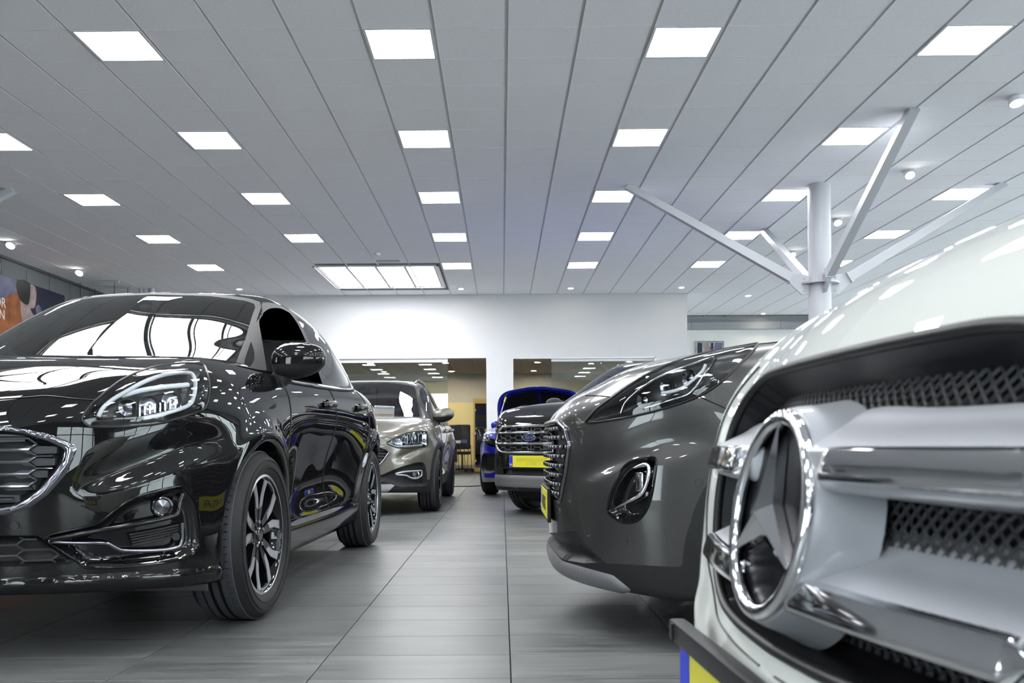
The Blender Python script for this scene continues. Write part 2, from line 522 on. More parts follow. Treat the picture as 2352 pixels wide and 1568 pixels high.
wf.box(XA0, XA1, YF, YF + .28, OT, CEIL + .02)
wf.box(XA1, XB0, YF, YF + .28, 0, CEIL + .02)
wf.box(XB0, XB1, YF, YF + .28, OT, CEIL + .02)
wf.box(XB1, XE, YF, YF + .28, 0, CEIL + .02)
struct('wall_back', wf, M_WALL)
struct('wall_return', MB().box(XE - .28, XE, YF + .28, YF2, 0, CEIL + .02), M_WALL)
struct('wall_far', MB().box(XE, XR, YF2, YF2 + .3, 0, CEIL + .02), M_WALLR)
struct('trim_2', MB().box(XE, XR, YF2 - .16, YF2 - .002, CEIL - .36, CEIL - .17).box(XE, XR, YF2 - .04, YF2 - .001, CEIL - .17, CEIL), mat('grey_beam', (.34, .35, .37), .6))
for x in (5.1, 7.5, 9.9):
    MB().box(x - .003, x + .003, YF2 - .1625, YF2 - .16, CEIL - .36, CEIL - .17).build('trim_joint', M_DARK, bpy.data.objects['trim_2'])
struct('baseboard_back', MB().box(XL, XA0, YF - .012, YF, 0, .08).box(XA1, XB0, YF - .012, YF, 0, .08).box(XB1, XE, YF - .012, YF, 0, .08), M_STEEL)

# glazing in the two openings: white head rail, fixed pane
def pane(n, x0, x1):
    t = empty('window_%d' % n, ((x0 + x1) / 2, YF + .1, 0)); tag(t, kind='structure')
    w = (x1 - x0) / 2
    MB().box(-w, w, -.05, .05, OT - .085, OT).build('head_rail', M_FRAMEW, t)
    MB().box(-w, w, -.03, .03, 0, .05).build('sill_rail', M_FRAMEW, t)
    k = max(1, round((x1 - x0) / 1.2))
    for i in range(k):
        a, b = -w + 2 * w * i / k, -w + 2 * w * (i + 1) / k
        MB().box(a + .001, b - .001, -.006, .006, .05, OT - .085).build('pane', M_PANE, t)
pane(1, XA0, -1.23)
pane(2, 1.14, XB1)
struct('trim_3', MB().box(XB1 - .035, XB1 + .0, YF - .004, YF + .2, 0, OT).box(XB0, XB1, YF - .004, YF + .2, OT - .022, OT - .0), mat('alu_reveal', (.55, .56, .58), .35, metal=.6))

# window front behind the camera (its reflection runs over the cars)
wb = MB()
wb.box(XL - .3, XR + .3, YB - .3, YB, 0, .45).box(XL - .3, XR + .3, YB - .3, YB, 3.55, CEIL + .02).box(XL - .3, -4.0, YB - .3, YB, .45, 3.55).box(-2.12, 1.63, YB - .3, YB, .45, 3.55)
struct('wall_behind', wb, M_WALLG)
for i in range(9):
    x0, x1 = -4.0 + i * (XR + 4.0) / 9, -4.0 + (i + 1) * (XR + 4.0) / 9
    if i in (1, 2): continue
    t = empty('window_%d' % (i + 3), ((x0 + x1) / 2, YB - .1, 0)); tag(t, kind='structure')
    w = (x1 - x0) / 2
    fr = MB().box(-w, -w + .05, -.06, .06, .45, 3.55).box(w - .05, w, -.06, .06, .45, 3.55).box(-w, w, -.06, .06, .45, .52).box(-w, w, -.06, .06, 3.48, 3.55).box(-w, w, -.05, .05, 2.6, 2.66)
    fr.build('window_frame', M_DARK, t)
    for a, b in ((.52, 2.6), (2.66, 3.48)):
        MB().box(-w + .05, w - .05, -.005, .005, a, b).build('pane', M_PANE, t)
# ------------------------------------------------------------------ car body kit: fields, surface extraction, clipping
class Spl:
    """cardinal natural cubic spline basis on non-uniform knots"""
    def __init__(s, xs):
        s.x = np.asarray(xs, float); n = len(s.x); h = np.diff(s.x)
        A = np.zeros((n, n)); R = np.zeros((n, n)); A[0, 0] = A[-1, -1] = 1
        for i in range(1, n - 1):
            A[i, i - 1] = h[i - 1]; A[i, i] = 2 * (h[i - 1] + h[i]); A[i, i + 1] = h[i]
            R[i, i - 1] = 6 / h[i - 1]; R[i, i] = -6 / h[i - 1] - 6 / h[i]; R[i, i + 1] = 6 / h[i]
        s.M = np.linalg.solve(A, R); s.I = np.eye(n)
    def basis(s, q):
        q = np.clip(np.asarray(q, float), s.x[0], s.x[-1])
        k = np.clip(np.searchsorted(s.x, q, side='right') - 1, 0, len(s.x) - 2)
        h = s.x[k + 1] - s.x[k]; a = ((s.x[k + 1] - q) / h)[..., None]; b = ((q - s.x[k]) / h)[..., None]; h = h[..., None]
        return a * s.I[k] + b * s.I[k + 1] + ((a ** 3 - a) * s.M[k] + (b ** 3 - b) * s.M[k + 1]) * h * h / 6

class T1:
    def __init__(s, pts):
        pts = sorted(pts); s.s = Spl([p[0] for p in pts]); s.v = np.array([p[1] for p in pts], float)
    def __call__(s, q): return s.s.basis(q) @ s.v

class T2:
    """value table over (a, b): tensor spline, sampled to a fine grid for point queries"""
    def __init__(s, a, b, v):
        o = np.argsort(a); s.sa = Spl(np.asarray(a, float)[o]); s.sb = Spl(b); s.v = np.asarray(v, float)[o]
        s.a0, s.a1 = s.sa.x[0], s.sa.x[-1]; s.b0, s.b1 = s.sb.x[0], s.sb.x[-1]
        s.na = max(60, int((s.a1 - s.a0) / .012)); s.nb = max(60, int((s.b1 - s.b0) / .012))
        s.L = s.sa.basis(np.linspace(s.a0, s.a1, s.na + 1)) @ s.v @ s.sb.basis(np.linspace(s.b0, s.b1, s.nb + 1)).T
        s.L = np.pad(s.L, 1, mode='reflect', reflect_type='odd'); s.Lf = s.L.ravel(); s.w = s.L.shape[1]
    def __call__(s, a, b):
        a = np.asarray(a, float); b = np.asarray(b, float)
        if a.ndim == 3 and b.ndim == 3 and a.shape != b.shape:      # broadcast grid axes
            r = s.sa.basis(a.ravel()) @ s.v @ s.sb.basis(b.ravel()).T
            ia = int(np.argmax(a.shape)) if a.size > 1 else 0; ib = int(np.argmax(b.shape)) if b.size > 1 else 1
            sh = [1, 1, 1]; sh[ia] = r.shape[0]; sh[ib] = r.shape[1]
            return (r if ia < ib else r.T).reshape(sh)
        def cub(q, q0, q1, n):
            t = (np.clip(q, q0, q1) - q0) * (n / (q1 - q0)); i = np.minimum(t.astype(np.int64), n - 1); t = t - i
            t2 = t * t; t3 = t2 * t
            return i, (.5 * (-t + 2 * t2 - t3), .5 * (2 - 5 * t2 + 3 * t3), .5 * (t + 4 * t2 - 3 * t3), .5 * (t3 - t2))
        i, wa = cub(a, s.a0, s.a1, s.na); j, wb = cub(b, s.b0, s.b1, s.nb)
        base = i * s.w + j; out = 0.0
        for k in range(4):
            row = 0.0; bb = base + k * s.w
            for l in range(4): row = row + wb[l] * s.Lf[bb + l]
            out = out + wa[k] * row
        return out

def smax(a, b, k):
    h = np.maximum(k - np.abs(a - b), 0.0) / k
    return np.maximum(a, b) + h * h * k * 0.25
def smin(a, b, k): return -smax(-a, -b, k)
def sstep(a, b, x):
    t = np.clip((x - a) / (b - a), 0, 1); return t * t * (3 - 2 * t)

def grad(Fn, P, e=8e-4):
    x, y, z = P.T
    return np.stack([Fn(x + e, y, z) - Fn(x - e, y, z), Fn(x, y + e, z) - Fn(x, y - e, z), Fn(x, y, z + e) - Fn(x, y, z - e)], 1) / (2 * e)
def grad1(Fn, P, f, e=8e-4):
    x, y, z = P.T
    return np.stack([Fn(x + e, y, z) - f, Fn(x, y + e, z) - f, Fn(x, y, z + e) - f], 1) / e

def extract(Fn, lo, hi, h, it=3):
    """surface nets + Newton projection; returns V, triangles, normals for y >= 0"""
    ax = [np.arange(l, u + h, h) for l, u in zip(lo, hi)]
    G = Fn(ax[0][:, None, None], ax[1][None, :, None], ax[2][None, None, :])
    G = np.broadcast_to(G, [len(a) for a in ax])
    S = G < 0
    c = np.zeros([n - 1 for n in S.shape], np.int8)
    for i in (0, 1):
        for j in (0, 1):
            for k in (0, 1):
                c += S[i:S.shape[0] - 1 + i, j:S.shape[1] - 1 + j, k:S.shape[2] - 1 + k]
    act = (c > 0) & (c < 8)
    idx = -np.ones(act.shape, np.int64); I = np.argwhere(act); idx[act] = np.arange(len(I))
    pos = np.zeros((len(I), 3)); cnt = np.zeros(len(I))
    for a in range(3):
        o = [b for b in range(3) if b != a]
        for d0 in (0, 1):
            for d1 in (0, 1):
                J = I.copy(); J[:, o[0]] += d0; J[:, o[1]] += d1; K = J.copy(); K[:, a] += 1
                g0 = G[J[:, 0], J[:, 1], J[:, 2]]; g1 = G[K[:, 0], K[:, 1], K[:, 2]]
                m = (g0 < 0) != (g1 < 0)
                t = np.where(m, g0 / np.where(m, g0 - g1, 1), 0)
                p = J.astype(float); p[:, a] += t
                pos[m] += p[m]; cnt[m] += 1
    V = pos / cnt[:, None] * h + np.array(lo)
    Q = []
    for a in range(3):
        o = [b for b in range(3) if b != a]
        s0 = [slice(None)] * 3; s1 = [slice(None)] * 3
        s0[a] = slice(0, -1); s1[a] = slice(1, None)
        ch = S[tuple(s0)] != S[tuple(s1)]
        E = np.argwhere(ch)
        ok = (E[:, o[0]] > 0) & (E[:, o[1]] > 0) & (E[:, o[0]] < S.shape[o[0]] - 1) & (E[:, o[1]] < S.shape[o[1]] - 1)
        E = E[ok]
        ins = S[E[:, 0], E[:, 1], E[:, 2]]
        def cell(d0, d1):
            J = E.copy(); J[:, o[0]] += d0; J[:, o[1]] += d1
            return idx[J[:, 0], J[:, 1], J[:, 2]]
        q = np.stack([cell(-1, -1), cell(0, -1), cell(0, 0), cell(-1, 0)], 1)
        flip = ins if a != 1 else ~ins
        q[~flip] = q[~flip][:, ::-1]
        Q.append(q)
    Q = np.concatenate(Q); Q = Q[(Q >= 0).all(1)]
    V0 = V.copy()
    for _ in range(it):
        f = Fn(V[:, 0], V[:, 1], V[:, 2]); g = grad1(Fn, V, f)
        st = (f / np.maximum((g * g).sum(1), 1e-3))[:, None] * g
        ln = np.linalg.norm(st, axis=1, keepdims=True)
        V = V - st * np.minimum(1, 0.5 * h / np.maximum(ln, 1e-9))
    bad = np.linalg.norm(V - V0, axis=1) > 2.0 * h
    V[bad] = V0[bad]
    N = grad(Fn, V); N /= np.maximum(np.linalg.norm(N, axis=1, keepdims=True), 1e-9)
    T = np.concatenate([Q[:, [0, 1, 2]], Q[:, [0, 2, 3]]])
    return clip(V, T, N, V[:, 1] + 1e-9)[0]

def compact(V, T, N):
    u, inv = np.unique(T, return_inverse=True)
    return V[u], inv.reshape(T.shape), N[u]

def clip(V, T, N, s):
    """split a triangle mesh along s = 0 -> (inside s >= 0), (outside)"""
    ins = s >= 0
    k = ins[T].sum(1)
    Tin = T[k == 3]; Tout = T[k == 0]
    X = T[(k == 1) | (k == 2)]
    if len(X):
        one = ins[X].sum(1) == 1
        sel = np.where(one[:, None], ins[X], ~ins[X])          # the lone vertex
        w = sel.argmax(1); ar = np.arange(len(X))
        A = X[ar, w]; B = X[ar, (w + 1) % 3]; C = X[ar, (w + 2) % 3]
        E = np.concatenate([np.stack([A, B], 1), np.stack([A, C], 1)])
        Es = np.sort(E, 1); key = Es[:, 0] * (len(V) + 1) + Es[:, 1]
        u, first, inv = np.unique(key, return_index=True, return_inverse=True)
        a, b = Es[first, 0], Es[first, 1]
        t = (s[a] / (s[a] - s[b]))[:, None]
        nv = V[a] * (1 - t) + V[b] * t; nn = N[a] * (1 - t) + N[b] * t
        nn /= np.maximum(np.linalg.norm(nn, axis=1, keepdims=True), 1e-9)
        ab = len(V) + inv[:len(X)]; ac = len(V) + inv[len(X):]
        V = np.concatenate([V, nv]); N = np.concatenate([N, nn])
        lone = np.stack([A, ab, ac], 1)
        q1 = np.stack([ab, B, C], 1); q2 = np.stack([ab, C, ac], 1)
        Tin = np.concatenate([Tin, lone[one], q1[~one], q2[~one]])
        Tout = np.concatenate([Tout, lone[~one], q1[one], q2[one]])
    return compact(V, Tin, N), compact(V, Tout, N)

def sdf(P, poly):
    """signed distance (inside > 0) of 2-D points to a closed polygon"""
    P = np.asarray(P, float); poly = np.asarray(poly, float)
    out = np.empty(len(P))
    A = poly; B = np.roll(poly, -1, 0); D = B - A; L2 = np.maximum((D * D).sum(1), 1e-12)
    lo = poly.min(0); hi = poly.max(0); pad = 0.3 * (hi - lo).max()
    far = ((P < lo - pad) | (P > hi + pad)).any(1)
    out[far] = -pad
    I = np.where(~far)[0]
    for c in range(0, len(I), 20000):
        i = I[c:c + 20000]; p = P[i]
        d = p[:, None] - A[None]
        t = np.clip((d * D).sum(2) / L2, 0, 1)
        q = d - t[..., None] * D
        dist = np.sqrt((q * q).sum(2).min(1))
        cond = (A[None, :, 1] > p[:, None, 1]) != (B[None, :, 1] > p[:, None, 1])
        xi = A[None, :, 0] + (p[:, None, 1] - A[None, :, 1]) * D[None, :, 0] / np.where(np.abs(D[None, :, 1]) < 1e-12, 1e-12, D[None, :, 1])
        ins = ((cond & (p[:, None, 0] < xi)).sum(1) % 2) == 1
        out[i] = np.where(ins, dist, -dist)
    return out

def components(sh):
    n = len(sh.V); lab = np.arange(n)
    for _ in range(200):
        m = lab[sh.T].min(1); new = lab.copy()
        for k in range(3): np.minimum.at(new, sh.T[:, k], m)
        new = new[new]
        if (new == lab).all(): break
        lab = new
    return lab[sh.T[:, 0]]
def largest(sh):
    """keep only the biggest connected piece"""
    c = components(sh); u, k = np.unique(c, return_counts=True)
    if len(u) > 1:
        sh.V, sh.T, sh.N = compact(sh.V, sh.T[c == u[k.argmax()]], sh.N); sh._bvh = None
    return sh

class Shell:
    """half of a symmetric surface (y >= 0) in car coordinates, worked by clipping, then mirrored"""
    def __init__(s, VTN, M): s.V, s.T, s.N = VTN; s.M = M; s._bvh = None
    def copy(s): return Shell((s.V.copy(), s.T.copy(), s.N.copy()), s.M)
    def world(s):
        R = np.array(s.M.to_3x3()); t = np.array(s.M.translation)
        return s.V @ R.T + t
    def facing(s):
        """is the surface turned to the camera (so that an outline in the photo can lie on it)"""
        R = np.array(s.M.to_3x3()); n = s.N @ R.T; d = s.world() - np.array([0, 0, CAM_H])
        return (n * d).sum(1) < 0.15 * np.linalg.norm(d, axis=1)
    def cut(s, val):
        a, b = clip(s.V, s.T, s.N, val)
        s.V, s.T, s.N = b; s._bvh = None
        return Shell(a, s.M)
    def cut_photo(s, poly, mask=None):
        v = sdf(pix(s.world()), poly)
        v = np.where(s.facing(), v, -np.abs(v) - 1)
        if mask is not None: v = np.where(mask(s.V), v, -np.abs(v) - 1)
        p = s.cut(v)
        if len(p.T):
            c = components(p); u, k = np.unique(c, return_counts=True)
            if len(u) > 1:                      # keep the piece in front, give the others back
                D = np.linalg.norm(p.world() - np.array([0, 0, CAM_H]), axis=1)[p.T[:, 0]]
                d = [D[c == a].mean() if n > .08 * k.max() else 1e9 for a, n in zip(u, k)]
                sel = c == u[int(np.argmin(d))]
                rV, rT, rN = compact(p.V, p.T[~sel], p.N)
                s.T = np.concatenate([s.T, rT + len(s.V)]); s.V = np.concatenate([s.V, rV]); s.N = np.concatenate([s.N, rN]); s._bvh = None
                p.V, p.T, p.N = compact(p.V, p.T[sel], p.N)
        return p
    def bvh(s):
        if s._bvh is None: s._bvh = BVHTree.FromPolygons([tuple(v) for v in s.V], [tuple(int(i) for i in t) for t in s.T])
        return s._bvh
    def hit(s, px, py, off=0.0):
        """photo pixel -> point on the surface, car coordinates"""
        o, d = ray(px, py); Mi = s.M.inverted()
        ol = Mi @ o; dl = (Mi.to_3x3() @ d).normalized()
        p, n, i, _ = s.bvh().ray_cast(ol, dl)
        if p is None: return None
        if n.dot(dl) > 0: n = -n
        return p + n * off
    def path(s, pts, off=0.0, n=8, closed=False, straight=False):
        q = (dens if straight else crom)(pts, n, closed)
        r = [s.hit(a, b, off) for a, b in q]
        return [p for p in r if p is not None]
    def push(s, depth, dist, w):
        """bowl: sink the piece by depth, ramping over w from its edge"""
        k = depth * sstep(0, w, dist)
        V = s.V - s.N * k[:, None]
        g = Shell((V, s.T, s.N), s.M); g.flat = True
        return g
    def both(s):
        n = len(s.V)
        V = np.concatenate([s.V, s.V * [1, -1, 1]]); N = np.concatenate([s.N, s.N * [1, -1, 1]])
        T = np.concatenate([s.T, s.T[:, ::-1] + n])
        return V, T, N
    def build(s, name, m, parent, normals=True, mirror=True):
        if len(s.T) == 0: return None
        V, T, N = s.both() if mirror else (s.V, s.T, s.N)
        return mesh(name, V, T, m, parent, True, normals=N if normals else None)
    def build2(s, name, m, parent, normals=True):
        """left and right piece as two parts"""
        if len(s.T) == 0: return None, None
        a = mesh(name, s.V, s.T, m, parent, True, normals=s.N if normals else None)
        b = mesh(name, s.V * [1, -1, 1], s.T[:, ::-1].copy(), m, parent, True, normals=s.N * [1, -1, 1] if normals else None)
        return a, b

def mir(pts): return [Vector((p[0], -p[1], p[2])) for p in pts]
def tube2(name, pts, r, m, parent, closed=False, seg=8, flat=1.0):
    if len(pts) < 2: return None, None
    out = []
    for q in (pts, mir(pts)):
        V, F = tube(q, r, seg, closed, flat)
        out.append(mesh(name, V, F, m, parent, True, auto=60))
    return out
def solid2(name, mb, m, parent, smooth=False, auto=35):
    a = mb.build(name, m, parent, smooth, auto)
    V = [(v[0], -v[1], v[2]) for v in mb.V]; F = [f[::-1] for f in mb.F]
    b = mesh(name, V, F, m, parent, smooth, auto=auto)
    return a, b

# ------------------------------------------------------------------ wheels
def make_wheel(root, x, y, R, width, rim, style, steer=0.0, tyre_detail=True):
    """y > 0: left side; the wheel's outer face looks to +y (mirrored on the right)"""
    sgn = 1 if y > 0 else -1
    w = empty('wheel', (x, y, R)); w.parent = root
    w.rotation_euler = (0, 0, steer)
    if sgn < 0: w.rotation_euler = (0, 0, math.pi + steer)
    w.empty_display_size = .05
    hw = width / 2
    sw = R - rim
    # tyre profile (r, h) h along y: outer +
    prof = [(rim - .012, hw - .030), (rim + .004, hw - .012), (rim + .02, hw - .002), (rim + sw * .45, hw + .006), (rim + sw * .75, hw - .002), (R - .014, hw - .016), (R - .004, hw - .030)]
    gro = [-.055, -.018, .019, .056]
    gro = [g * width / .215 for g in gro]
    tread = []
    for g in sorted(gro, reverse=True):
        tread += [(R, g + .005), (R - .009, g + .004), (R - .009, g - .004), (R, g - .005)]
    prof = prof + tread + [(r, -h) for r, h in prof[::-1]]
    def lathe_y(prof, seg, name, m, parent):
        V = []; F = []; n = len(prof)
        for i in range(seg):
            a = 2 * math.pi * i / seg
            for r, h in prof: V.append((r * math.cos(a), h, r * math.sin(a)))
        for i in range(seg):
            j = (i + 1) % seg
            for k in range(n - 1): F.append((i * n + k, i * n + k + 1, j * n + k + 1, j * n + k))
        return mesh(name, V, F, m, parent, True, auto=38)
    ty = lathe_y(prof, 96, 'tyre', M_RUB, w)
    edges = [hw - .030] + sorted(gro, reverse=True) + [-(hw - .030)]
    for i in range(5):
        h0, h1 = edges[i] - (.0055 if i else 0), edges[i + 1] + (.0055 if i < 4 else 0)
        lathe_y([(R - .003 if i == 0 else R - .006, h0 + .0), (R + .0008, h0 - .002), (R + .0008, h1 + .002), (R - .003 if i == 4 else R - .006, h1)], 96, 'tread_rib', M_TREAD, w)
    if tyre_detail:
        # shoulder blocks between sipes and sidewall ribs
        nb = 76
        mb = MB()
        for i in range(nb):
            a = 2 * math.pi * i / nb
            Mx = Matrix.Rotation(-a, 4, 'Y')
            for h0, h1, rr in ((hw - .033, hw - .052, .0035), (-(hw - .052), -(hw - .033), .0035)):
                mb.box(R - .006, R + .0012, min(h0, h1) - (.006), max(h0, h1), -math.pi * R / nb + .0022, math.pi * R / nb - .0022, Mx)
        tag(mb.build('tread_blocks', M_TREAD, w), kind='stuff')
        for r_ in (rim + .03, rim + sw * .62):
            V, F = tube([(r_ * math.cos(t), hw + .0035, r_ * math.sin(t)) for t in np.linspace(0, 2 * math.pi, 72, endpoint=False)], .0016, 5, True)
            mesh('sidewall_rib', V, F, M_RUB, w, True)
    # barrel and lip
    lathe_y([(rim - .004, hw - .030), (rim - .002, hw - .016), (rim - .010, hw - .012), (rim - .02, hw - .022), (rim - .03, hw - .08), (rim - .045, -hw + .04), (rim - .002, -hw + .02)], 72, 'rim_barrel', M_GLOSSB if style != 'silver' else M_SILVER, w)
    lathe_y([(rim - .001, hw - .0175), (rim + .001, hw - .013), (rim - .007, hw - .0105), (rim - .0115, hw - .0135)], 72, 'rim_lip', M_ALU if style != 'silver' else M_SILVER, w)
    # brake disc and hub
    lathe_y([(.0, -.01), (rim * .62, -.01), (rim * .62, .004), (.0, .004)], 40, 'brake_disc', M_DCHROME, w)
    face = hw - .02
    def pr(poly, d0, d1, name, m, parent, dish=0.0, slope=None):
        """polygon in the wheel plane (r-ish, t) -> prism between depths; dish lowers the inner end"""
        n = len(poly); V = []; F = []
        for dd in (d0, d1):
            for u, v in poly:
                r = math.hypot(u, v); V.append((u, dd - dish * (1 - min(1, r / rim)), v))
        F = [tuple(range(n)), tuple(range(n, 2 * n))[::-1]] + [(i, (i + 1) % n, n + (i + 1) % n, n + i)[::-1] for i in range(n)]
        return V, F
    if style == 'double':
        blk = MB(); 
        for k in range(5):
            a0 = 2 * math.pi * k / 5 + math.radians(12)
            for s_ in (-1, 1):
                def P(r, t): return (r * math.cos(a0 + s_ * t), r * math.sin(a0 + s_ * t))
                # one arm: from the hub out, bending away to the rim
                arm_in = [(.055, .10), (.11, .06), (.155, .10), (rim - .012, .235)]
                arm_out = [(rim - .012, .43), (.165, .35), (.115, .42), (.06, .52)]
                poly = [P(r, t) for r, t in arm_in] + [P(r, t) for r, t in arm_out]
                if s_ < 0: poly = poly[::-1]
                V, F = pr(poly, face - .002, face - .05, '', None, None, dish=.022); blk.add(V, F)
                strip = [(.105, .085), (.155, .115), (rim - .013, .245), (rim - .013, .42), (.168, .325), (.118, .30)]
                poly = [P(r, t) for r, t in strip]
                if s_ < 0: poly = poly[::-1]
                V, F = pr(poly, face + .0005, face - .006, '', None, None, dish=.022)
                mesh('spoke_face', V, F, M_ALU, w)
            # machined land along the rim between the pairs
            am = a0 + math.pi / 5
            ring = [(math.cos(am + t) * (rim - .012), math.sin(am + t) * (rim - .012)) for t in np.linspace(-.2, .2, 7)] + [(math.cos(am + t) * (rim - .024), math.sin(am + t) * (rim - .024)) for t in np.linspace(.2, -.2, 7)]
            V, F = pr(ring, face + .0005, face - .01, '', None, None); mesh('rim_land', V, F, M_ALU, w)
        blk.build('spokes', M_GLOSSB, w)
    else:
        nsp = 10 if style == 'ten' else 5
        for k in range(nsp):
            a0 = 2 * math.pi * k / nsp
            def P(r, t): return (r * math.cos(a0) - t * math.sin(a0), r * math.sin(a0) + t * math.cos(a0))
            wd = .016 if nsp == 10 else .03
            poly = [P(.05, -wd), P(rim - .01, -wd * .9), P(rim - .01, wd * .9), P(.05, wd)]
            V, F = pr(poly, face, face - .04, '', None, None, dish=.02)
            mesh('spoke', V, F, M_SILVER if style == 'silver' else M_ALU, w)
    lathe_y([(0, face - .014), (.028, face - .014), (.031, face - .018), (.066, face - .024), (.072, face - .05)], 32, 'hub', M_GLOSSB if style != 'silver' else M_SILVER, w)
    lathe_y([(0, face - .008), (.024, face - .009), (.028, face - .013)], 24, 'centre_cap', M_DCHROME, w)
    for k in range(5):
        a = 2 * math.pi * k / 5 + .3
        MB().lathe([(0, .012), (.008, .011), (.0095, .006), (.0095, 0)], 8, 'y', Matrix.Translation((.05 * math.cos(a), face - .022, .05 * math.sin(a)))).build('wheel_nut', M_CHROME, w, True)
    return w
# ------------------------------------------------------------------ car fields
def body_field(D):
    ys, xf, xr, zt, zb = D['ys'], D['xf'], D['xr'], D['zt'], D['zb']
    R, wb, arch = D['R'], D['wb'], D['arch']
    fl = D.get('flare', .018); ext = D.get('ext')
    kf = D.get('kf', .10); kt = D.get('kt', .08)
    def F(x, y, z):
        ay = np.abs(y)
        r1 = np.sqrt((x) ** 2 + (z - R) ** 2); r2 = np.sqrt((x + wb) ** 2 + (z - R) ** 2)
        bump = fl * (np.exp(-((r1 - arch - .035) / .055) ** 2) + np.exp(-((r2 - arch - .035) / .055) ** 2)) * sstep(.25, .45, z)
        side = ay - ys(x, z) - bump
        f = smax(side, x - xf(ay, z), kf)
        f = smax(f, xr(ay, z) - x, .12)
        f = smax(f, z - zt(x, ay), kt)
        if ext is not None: f = ext(x, ay, z, f)
        f = smax(f, zb(x) - z, .03)
        w1 = np.maximum(np.minimum(r1, r2) - arch, D.get('welly', .58) - ay)
        f = smax(f, -w1, .010)
        return f
    return F

def cabin_field(D):
    ysg, xw, xrg, zr = D['ysg'], D['xw'], D['xrg'], D['zr']
    def F(x, y, z):
        ay = np.abs(y)
        f = smax(ay - ysg(x, z), z - zr(x, ay), D.get('kr', .14))
        f = smax(f, x - xw(ay, z), D.get('kw', .06))
        f = smax(f, xrg(ay, z) - x, .10)
        return smax(f, D.get('zg', .90) - z, .02)
    return F

def place(px, py, heading):
    """car frame: +x forward, +y left, origin on the floor under the front axle; heading = angle of +x in the world"""
    return Matrix.Translation((px, py, 0)) @ Matrix.Rotation(heading, 4, 'Z')

def seam(root, pts, r=.0032, m=None):
    if pts is None or len(pts) < 2: return
    tube2('panel_gap', pts, r, m or M_PBLK, root, seg=5, flat=.5)

def side_hit(sh, x, z, off=0.0):
    """point on the left flank at (x, z)"""
    p, n, i, _ = sh.bvh().ray_cast(Vector((x, 2.0, z)), Vector((0, -1, 0)))
    return None if p is None else p + n * off
def front_hit(sh, y, z, off=0.0):
    p, n, i, _ = sh.bvh().ray_cast(Vector((3.0, y, z)), Vector((-1, 0, 0)))
    return None if p is None else p + n * off
def top_hit(sh, x, y, off=0.0):
    p, n, i, _ = sh.bvh().ray_cast(Vector((x, y, 3.0)), Vector((0, 0, -1)))
    return None if p is None else p + n * off
def run(fn, sh, pts, off=0.0, n=8, straight=False):
    q = (dens if straight else crom)(pts, n)
    return [p for p in (fn(sh, a, b, off) for a, b in q) if p is not None]

def interior(root, D):
    """dashboard, seats with headrests, steering wheel, parcel floor"""
    zb_, xd, zs, ye = D['belt'], D['dash'], D['seat'], D['ye']
    I = empty('interior'); I.parent = root
    mb = MB().cbox(xd - .42, xd + .30, -ye, ye, zb_ - .30, zb_ - .035, .05)
    mb.build('dashboard', M_INT, I, True)
    MB().box(-D['wb'] - .3, xd - .2, -ye - .02, ye + .02, .32, .36).build('cabin_floor', M_INT, I)
    for sx, wd in ((zs, .25), (zs - .85, .25)):
        for sy in (-.36, .36):
            b = MB()
            b.cbox(sx - .05, sx + .46, sy - wd, sy + wd, .40, .62, .06)
            Mx = Matrix.Translation((sx - .02, sy, .55)) @ Matrix.Rotation(math.radians(-17), 4, 'Y')
            b.cbox(-.13, .02, -wd, wd, 0, zb_ - .50, .06, Mx)
            s = b.build('seat', M_SEAT, I, True)
            Mx = Matrix.Translation((sx - .02, sy, .55)) @ Matrix.Rotation(math.radians(-14), 4, 'Y')
            MB().cbox(-.12, -.02, -.13, .13, zb_ - .46, zb_ - .24, .045, Mx).build('headrest', M_SEAT, s, True)
    Mx = Matrix.Translation((xd - .50, .36, zb_ - .06)) @ Matrix.Rotation(math.radians(-62), 4, 'Y')
    st = MB()
    st.tube([Mx @ Vector((.185 * math.cos(t), .185 * math.sin(t), 0)) for t in np.linspace(0, 2 * math.pi, 40, endpoint=False)], .016, 8, True)
    st.tube([Mx @ Vector((0, -.17, 0)), Mx @ Vector((0, .17, 0))], .014, 6).tube([Mx @ Vector((0, 0, 0)), Mx @ Vector((.17, 0, 0))], .014, 6)
    st.build('steering_wheel', M_INT, I, True)
    mm = MB().cbox(D['mirror'][0] - .02, D['mirror'][0] + .02, -.11, .11, D['mirror'][1] - .028, D['mirror'][1] + .028, .012)
    mm.cbox(D['mirror'][0] + .01, D['mirror'][0] + .07, -.03, .03, D['mirror'][1] + .02, D['mirror'][1] + .06, .01)
    mm.build('rear_view_mirror', M_INT, I, True)

